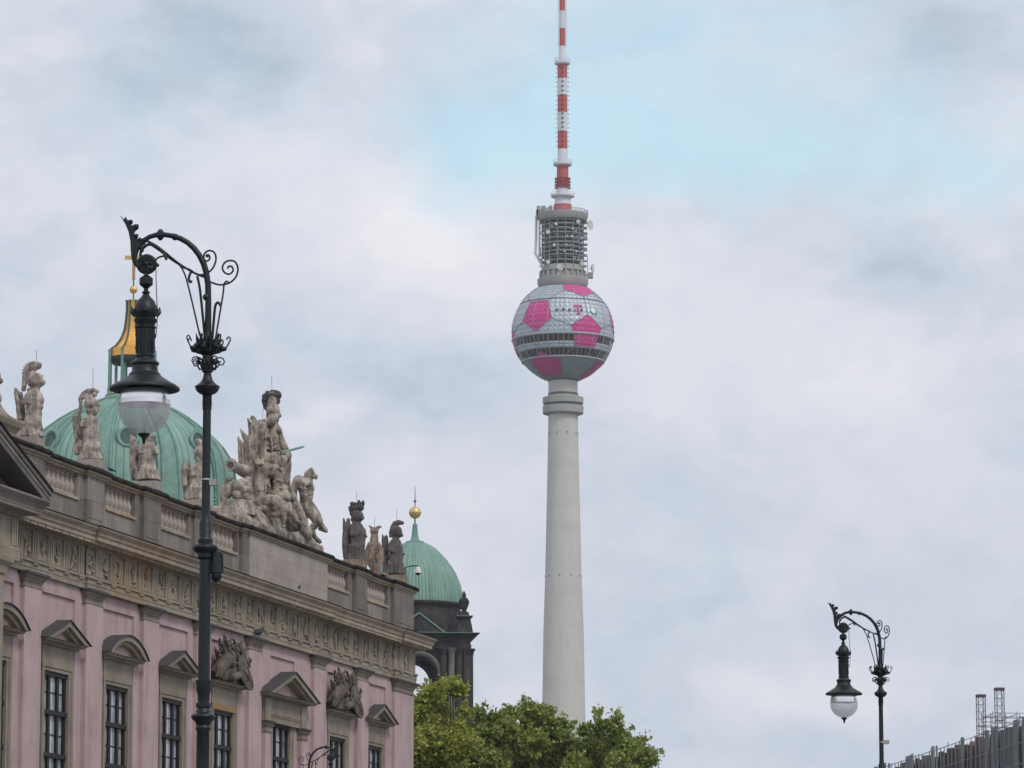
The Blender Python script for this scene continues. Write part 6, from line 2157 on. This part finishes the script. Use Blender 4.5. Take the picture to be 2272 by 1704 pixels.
# ------------------------------------------------------------------ trees
def tree(label, base, blobs, extra, mat, nleaf, seed, leaf=0.19):
    rn = random.Random(seed)
    root = empty('plane_tree', base, 0, label, 'tree', 'plane trees beyond the palace corner')
    bv = Vector(base)
    allb = [(survey(850 + x / 2.537, 1050 + (y + 16) / 2.537, base[1] + rn.uniform(-2.0, 2.0)) - bv, 0.84 * r / 2.537 / 38.5) for (x, y, r) in blobs]
    # lower crown, out of the photo's frame
    low = [(Vector((rn.uniform(-4, 4) + extra[0], rn.uniform(-4, 4), rn.uniform(7, 13.5))), rn.uniform(1.8, 2.8)) for _ in range(9)]
    # trunk and limbs
    t = MB()
    top = Vector((extra[0] * 0.5, 0, 9))
    t.tube([(0, 0, 0), (0.05, 0, 1.2), (0.1, 0.1, 4), tuple(top)], [0.55, 0.42, 0.36, 0.26], 12)
    for (c, r) in allb + low[:5]:
        m_ = top.lerp(c, 0.5) + Vector((rn.uniform(-.5, .5), rn.uniform(-.5, .5), rn.uniform(-0.8, 0.2)))
        side = Vector((rn.uniform(-1, 1), rn.uniform(-1, 1), -rn.uniform(0.5, 1.5)))
        t.tube([top - Vector((0, 0, rn.uniform(0, 3))), m_ + side, c + side * 0.35, c + Vector((0, 0, r * 0.3))], [0.10, 0.05, 0.025, 0.008], 5)
        for _ in range(5):
            d_ = Vector((rn.gauss(0, 1), rn.gauss(0, 1), rn.gauss(0.3, 1))).normalized() * r * 0.95
            t.tube([c + d_ * 0.05, c + d_ * 0.6 + Vector((0, 0, -.05)), c + d_], [0.04, 0.022, 0.008], 4)
    t.build('trunk', MAT['bark'], root)
    vs, fs = [], []
    def leafq(p):
        n_ = Vector((rn.gauss(0, 0.8), rn.gauss(0, 0.8), rn.gauss(0.55, 0.6)))
        if n_.length < 1e-3: n_ = Vector((0, 0, 1))
        n_.normalize()
        u_ = n_.orthogonal().normalized()
        a = rn.uniform(0, 2 * PI)
        w_ = n_.cross(u_)
        u_, w_ = u_ * math.cos(a) + w_ * math.sin(a), -u_ * math.sin(a) + w_ * math.cos(a)
        s = leaf * rn.uniform(0.6, 1.25)
        k = len(vs)
        # five lobed outline, slightly folded
        for (a_, b_, c_) in ((0, -0.5, 0), (0.55, -0.2, 0.12), (0.32, 0.12, 0.02), (0, 0.62, -0.08), (-0.32, 0.12, 0.02), (-0.55, -0.2, 0.12)):
            vs.append(p + u_ * a_ * s + w_ * b_ * s + n_ * c_ * s)
        fs.append((k, k + 1, k + 2, k + 3))
        fs.append((k, k + 3, k + 4, k + 5))
    # loose sprigs that break the outline
    spr = []
    for (c, r) in allb:
        for _ in range(3):
            d_ = Vector((rn.gauss(0, 1), rn.gauss(0, 0.6), abs(rn.gauss(0.4, 0.8)))).normalized()
            spr.append((c + d_ * (r + rn.uniform(0.05, 0.45)), rn.uniform(0.12, 0.26)))
    for (c, r) in spr:
        for _ in range(rn.randint(10, 26)):
            leafq(c + Vector((rn.gauss(0, 1), rn.gauss(0, 1), rn.gauss(0, 1))) * r * 0.7)
    tot = sum(r ** 2 for c, r in allb)
    for (c, r) in allb:
        n = int(nleaf * 0.8 * r ** 2 / tot)
        ncl = max(6, int(n / 30))
        for _ in range(ncl):
            d_ = Vector((rn.gauss(0, 1), rn.gauss(0, 1), rn.gauss(0, 1))).normalized() * r * (rn.random() ** 0.3) * rn.uniform(0.75, 1.45)
            cc_ = c + d_
            cr_ = rn.uniform(0.12, 0.36)
            for _ in range(int(n / ncl)):
                leafq(cc_ + Vector((rn.gauss(0, 1), rn.gauss(0, 1), rn.gauss(0, 0.7))) * cr_ * 0.62)
    for (c, r) in low:
        for _ in range(int(nleaf * 0.2 / len(low) / 20)):
            cc_ = c + Vector((rn.gauss(0, 1), rn.gauss(0, 1), rn.gauss(0, 1))).normalized() * r * rn.random() ** 0.5
            for _ in range(20):
                leafq(cc_ + Vector((rn.gauss(0, 1), rn.gauss(0, 1), rn.gauss(0, 0.8))) * 0.35)
    me = bpy.data.meshes.new('crown')
    me.from_pydata([tuple(v) for v in vs], [], fs)
    me.materials.append(mat)
    o = bpy.data.objects.new('crown', me)
    COL.objects.link(o)
    o.parent = root
    return root


tree('yellowish green plane tree against the pink palace corner, before the dark stone tower', (-3.2, 226, 0),
     [(215, 1290, 48), (270, 1240, 50), (310, 1310, 60), (395, 1195, 34), (425, 1215, 24), (370, 1160, 14), (330, 1190, 14), (240, 1390, 75), (345, 1420, 70), (425, 1430, 60), (180, 1500, 60), (280, 1510, 85), (400, 1530, 80), (220, 1620, 90), (360, 1640, 90), (460, 1520, 45), (450, 1330, 28), (250, 1200, 16)],
     (0, 0), MAT['leafA'], 30000, 11)
tree('broad mid green plane tree in the middle, in front of the television tower shaft', (1.6, 232, 0),
     [(530, 1330, 30), (560, 1390, 52), (640, 1370, 42), (720, 1340, 40), (700, 1420, 65), (815, 1305, 42), (870, 1330, 42), (830, 1390, 60), (935, 1325, 26), (930, 1400, 52), (1000, 1410, 42), (970, 1480, 60), (1040, 1470, 30), (600, 1480, 75), (500, 1560, 80), (700, 1540, 85), (840, 1510, 85), (940, 1590, 80), (620, 1630, 90), (780, 1640, 95), (1020, 1560, 50), (1080, 1500, 34)],
     (0, 0), MAT['leafB'], 34000, 12)
tree('thinner open plane tree at the right end of the row, with a loose top sprig', (6.6, 230, 0),
     [(1130, 1440, 26), (1100, 1540, 50), (1180, 1500, 50), (1205, 1335, 13), (1222, 1385, 12), (1240, 1430, 36), (1305, 1400, 36), (1290, 1460, 48), (1350, 1470, 38), (1360, 1560, 55), (1420, 1505, 34), (1440, 1560, 34), (1500, 1590, 32), (1530, 1606, 12), (1240, 1560, 60), (1190, 1630, 70), (1320, 1630, 65), (1430, 1640, 50), (1080, 1630, 60)],
     (0, 0), MAT['leafB'], 23000, 13)

# ------------------------------------------------------------------ scaffolded building at the right
A_ = survey(1967, 1700, 455)
B_ = survey(2272, 1598, 386)
dirv = Vector((B_.x - A_.x, B_.y - A_.y, 0))
LEN = dirv.length
ang = math.atan2(dirv.y, dirv.x)
rb = empty('gutted_building', (A_.x, A_.y, 0), ang, 'long gutted building behind grey scaffolding and vertical sheets, at the lower right edge', 'building')
HT = 31.0
def gx(px_):
    """distance along the front for a survey x position"""
    d = survey(px_, 1650, 100) - EYEW
    # solve A + t*dir on the ray (horizontal)
    det = dirv.x * (-d.y) - dirv.y * (-d.x)
    t = ((0 - A_.x) * (-d.y) - (0 - A_.y) * (-d.x)) / det
    return t * LEN
b = MB()
b.box(-60, LEN + 60, 1.2, 40, 0, HT - 1.5)
b.build('wall', MAT['brownstone'], rb, smooth=False)
rn = random.Random(21)
lights = [(1940, 1956), (1966, 1984), (2021, 2041), (2077, 2090), (2135, 2150), (2199, 2226), (2264, 2300)]
b = MB()
for (a, c) in lights:
    u0, u1 = gx(a), gx(c)
    h = HT + 0.4
    nn = 4
    for i in range(nn):
        s0, s1 = u0 + (u1 - u0) * i / nn, u0 + (u1 - u0) * (i + 1) / nn
        if rn.random() < 0.85:
            b.box(s0 + 0.06, s1 - 0.06, -0.6 + rn.uniform(-.1, .1), -0.45, 2, h - rn.uniform(0, 0.3))
b.build('scaffold_sheet', MAT['net'], rb, smooth=False)
b = MB()
MAT['boards'] = M('rusty brown slats', (0.13, 0.085, 0.075), 0.9)
T_ = NT(MAT['boards'].node_tree)
g_ = T_.node('ShaderNodeNewGeometry')
rr_ = T_.ramp(g_.outputs['Random Per Island'], [(0.0, (0.045, 0.04, 0.042, 1)), (0.25, (0.13, 0.085, 0.07, 1)), (0.5, (0.17, 0.165, 0.15, 1)), (0.7, (0.11, 0.06, 0.05, 1)), (0.85, (0.20, 0.21, 0.20, 1)), (1.0, (0.34, 0.22, 0.14, 1))])
tc_ = T_.node('ShaderNodeTexCoord')
nn_ = T_.noise(tc_.outputs['Object'], 0.7, 6, 0.7)
T_.link(T_.mix(T_.ramp(nn_.outputs[0], [(0.4, (0, 0, 0, 1)), (0.7, (0.8, 0.8, 0.8, 1))]), rr_, (0.06, 0.055, 0.055, 1)), MAT['boards'].node_tree.nodes['Principled BSDF'].inputs['Base Color'])
u = -55
while u < LEN + 50:
    wv = rn.uniform(0.4, 1.6)
    b.box(u, u + wv, rn.uniform(-0.3, 0.3), 0.5, 0, HT - rn.uniform(0.0, 0.9))
    u += wv + (rn.uniform(0.25, 0.7) if rn.random() < 0.35 else 0.02)
b.build('slat_wall', MAT['boards'], rb, smooth=False)
b = MB()
u = -55
while u < LEN + 50:
    b.tube([(u, -0.9, 0), (u, -0.9, HT + rn.uniform(-0.6, 0.2))], 0.05, 5)
    if rn.random() < 0.5:
        b.tube([(u, -0.9, HT - 6), (u + 2.0, -0.9, HT - 2)], 0.04, 4)
    u += 1.9
z_ = HT - 0.2
while z_ > 5:
    b.tube([(-55, -0.9, z_), (LEN + 50, -0.9, z_)], 0.045, 4)
    z_ -= 2.0
# guard rails and pipework over the roof near the hoists
ur = gx(2206)
for zz in (HT + 0.4, HT + 0.9, HT + 1.4):
    b.tube([(ur, -1.2, zz), (ur, 8.0, zz)], 0.05, 4)
    b.tube([(ur + 5, -1.2, zz), (ur + 5, 8.0, zz)], 0.04, 4)
for yy in (-1.2, -0.3, 1.2, 2.6, 4.0, 5.4):
    b.tube([(ur, yy, HT - 2), (ur, yy, HT + (2.7 if yy == 4.0 else 1.8))], 0.05, 4)
    b.tube([(ur + 5, yy, HT - 2), (ur + 5, yy, HT + 1.6)], 0.04, 4)
    b.tube([(ur, yy, HT + 1.3), (ur + 5, yy, HT + 1.3)], 0.04, 4)
b.build('scaffold_pole', MAT['scaf'], rb)
b = MB()
u0, u1 = gx(2229), gx(2263)
b.box(u0, u1, -0.4, 1.0, HT - 14, HT - 0.3)
b.box(gx(2190), u1, 0.6, 4, HT - 2, HT - 0.4)
b.build('dark_bay', MAT['dark_core'], rb, smooth=False)


def hoist(px_, ytop, Y, label):
    tp = survey(px_, ytop, Y)
    r = empty('hoist_mast', (tp.x, Y, 0), R(12), label, 'hoist mast', 'open lattice hoist masts above the scaffolding')
    hw = 0.36
    m = MB()
    for sx_ in (-1, 1):
        for sy_ in (-1, 1):
            m.tube([(sx_ * hw, sy_ * hw, 0), (sx_ * hw, sy_ * hw, tp.z - 0.25)], 0.05, 5)
    z = tp.z - 0.3
    i = 0
    while z > 18:
        step = 0.72
        big = i % 5 == 4
        for (a, c) in (((-1, -1), (1, -1)), ((1, -1), (1, 1)), ((1, 1), (-1, 1)), ((-1, 1), (-1, -1))):
            m.tube([(a[0] * hw, a[1] * hw, z), (c[0] * hw, c[1] * hw, z)], 0.07 if big else 0.025, 4)
            m.tube([(a[0] * hw, a[1] * hw, z), (c[0] * hw, c[1] * hw, z - step)], 0.022, 4)
        z -= step
        i += 1
    m.build('lattice', MAT['scaf'], r)
    m = MB()
    m.box(-hw - 0.06, hw + 0.06, -hw - 0.06, hw + 0.06, tp.z - 0.25, tp.z)
    m.build('top_cap', MAT['scaf_red'], r, smooth=False)
    return r, tp


h1, tp1 = hoist(2176, 1541, 408, 'lattice hoist mast with a maroon cap, lower left one of the pair')
h2, tp2 = hoist(2217, 1526, 396, 'lattice hoist mast with a maroon cap, the taller right one beside the roof guard rails')
m = MB()
zz = survey(2186, 1592, 408).z
for (z0_, z1_) in ((zz, zz - 1.4),):
    for x_ in (0.5, 1.05):
        m.tube([(x_, 0, z0_), (x_, 0, z1_ - 1.4)], 0.045, 4)
    for z_ in (z0_, z1_ + 0.6, z1_ - 0.3, z1_ - 1.2):
        m.tube([(0.3, 0, z_), (1.1, 0, z_)], 0.045, 4)
    m.tube([(1.0, 0, z1_), (3.2, -6, z1_ - 0.1)], 0.08, 4)
m.build('side_cage', MAT['scaf'], h1)


# ------------------------------------------------------------------ air
hz = MB()
hz.box(-2600, 2600, -1000, 3600, -1.02, 430)
ho = hz.build('haze', None, smooth=False)
hm = bpy.data.materials.new('haze')
hm.use_nodes = True
hm.node_tree.nodes.clear()
pv_ = hm.node_tree.nodes.new('ShaderNodeVolumePrincipled')
pv_.inputs['Color'].default_value = (0.90, 0.94, 1.0, 1)
pv_.inputs['Density'].default_value = 0.00008
pv_.inputs['Anisotropy'].default_value = 0.2
ou_ = hm.node_tree.nodes.new('ShaderNodeOutputMaterial')
hm.node_tree.links.new(pv_.outputs[0], ou_.inputs['Volume'])
ho.data.materials.append(hm)
tag(ho, kind='stuff')
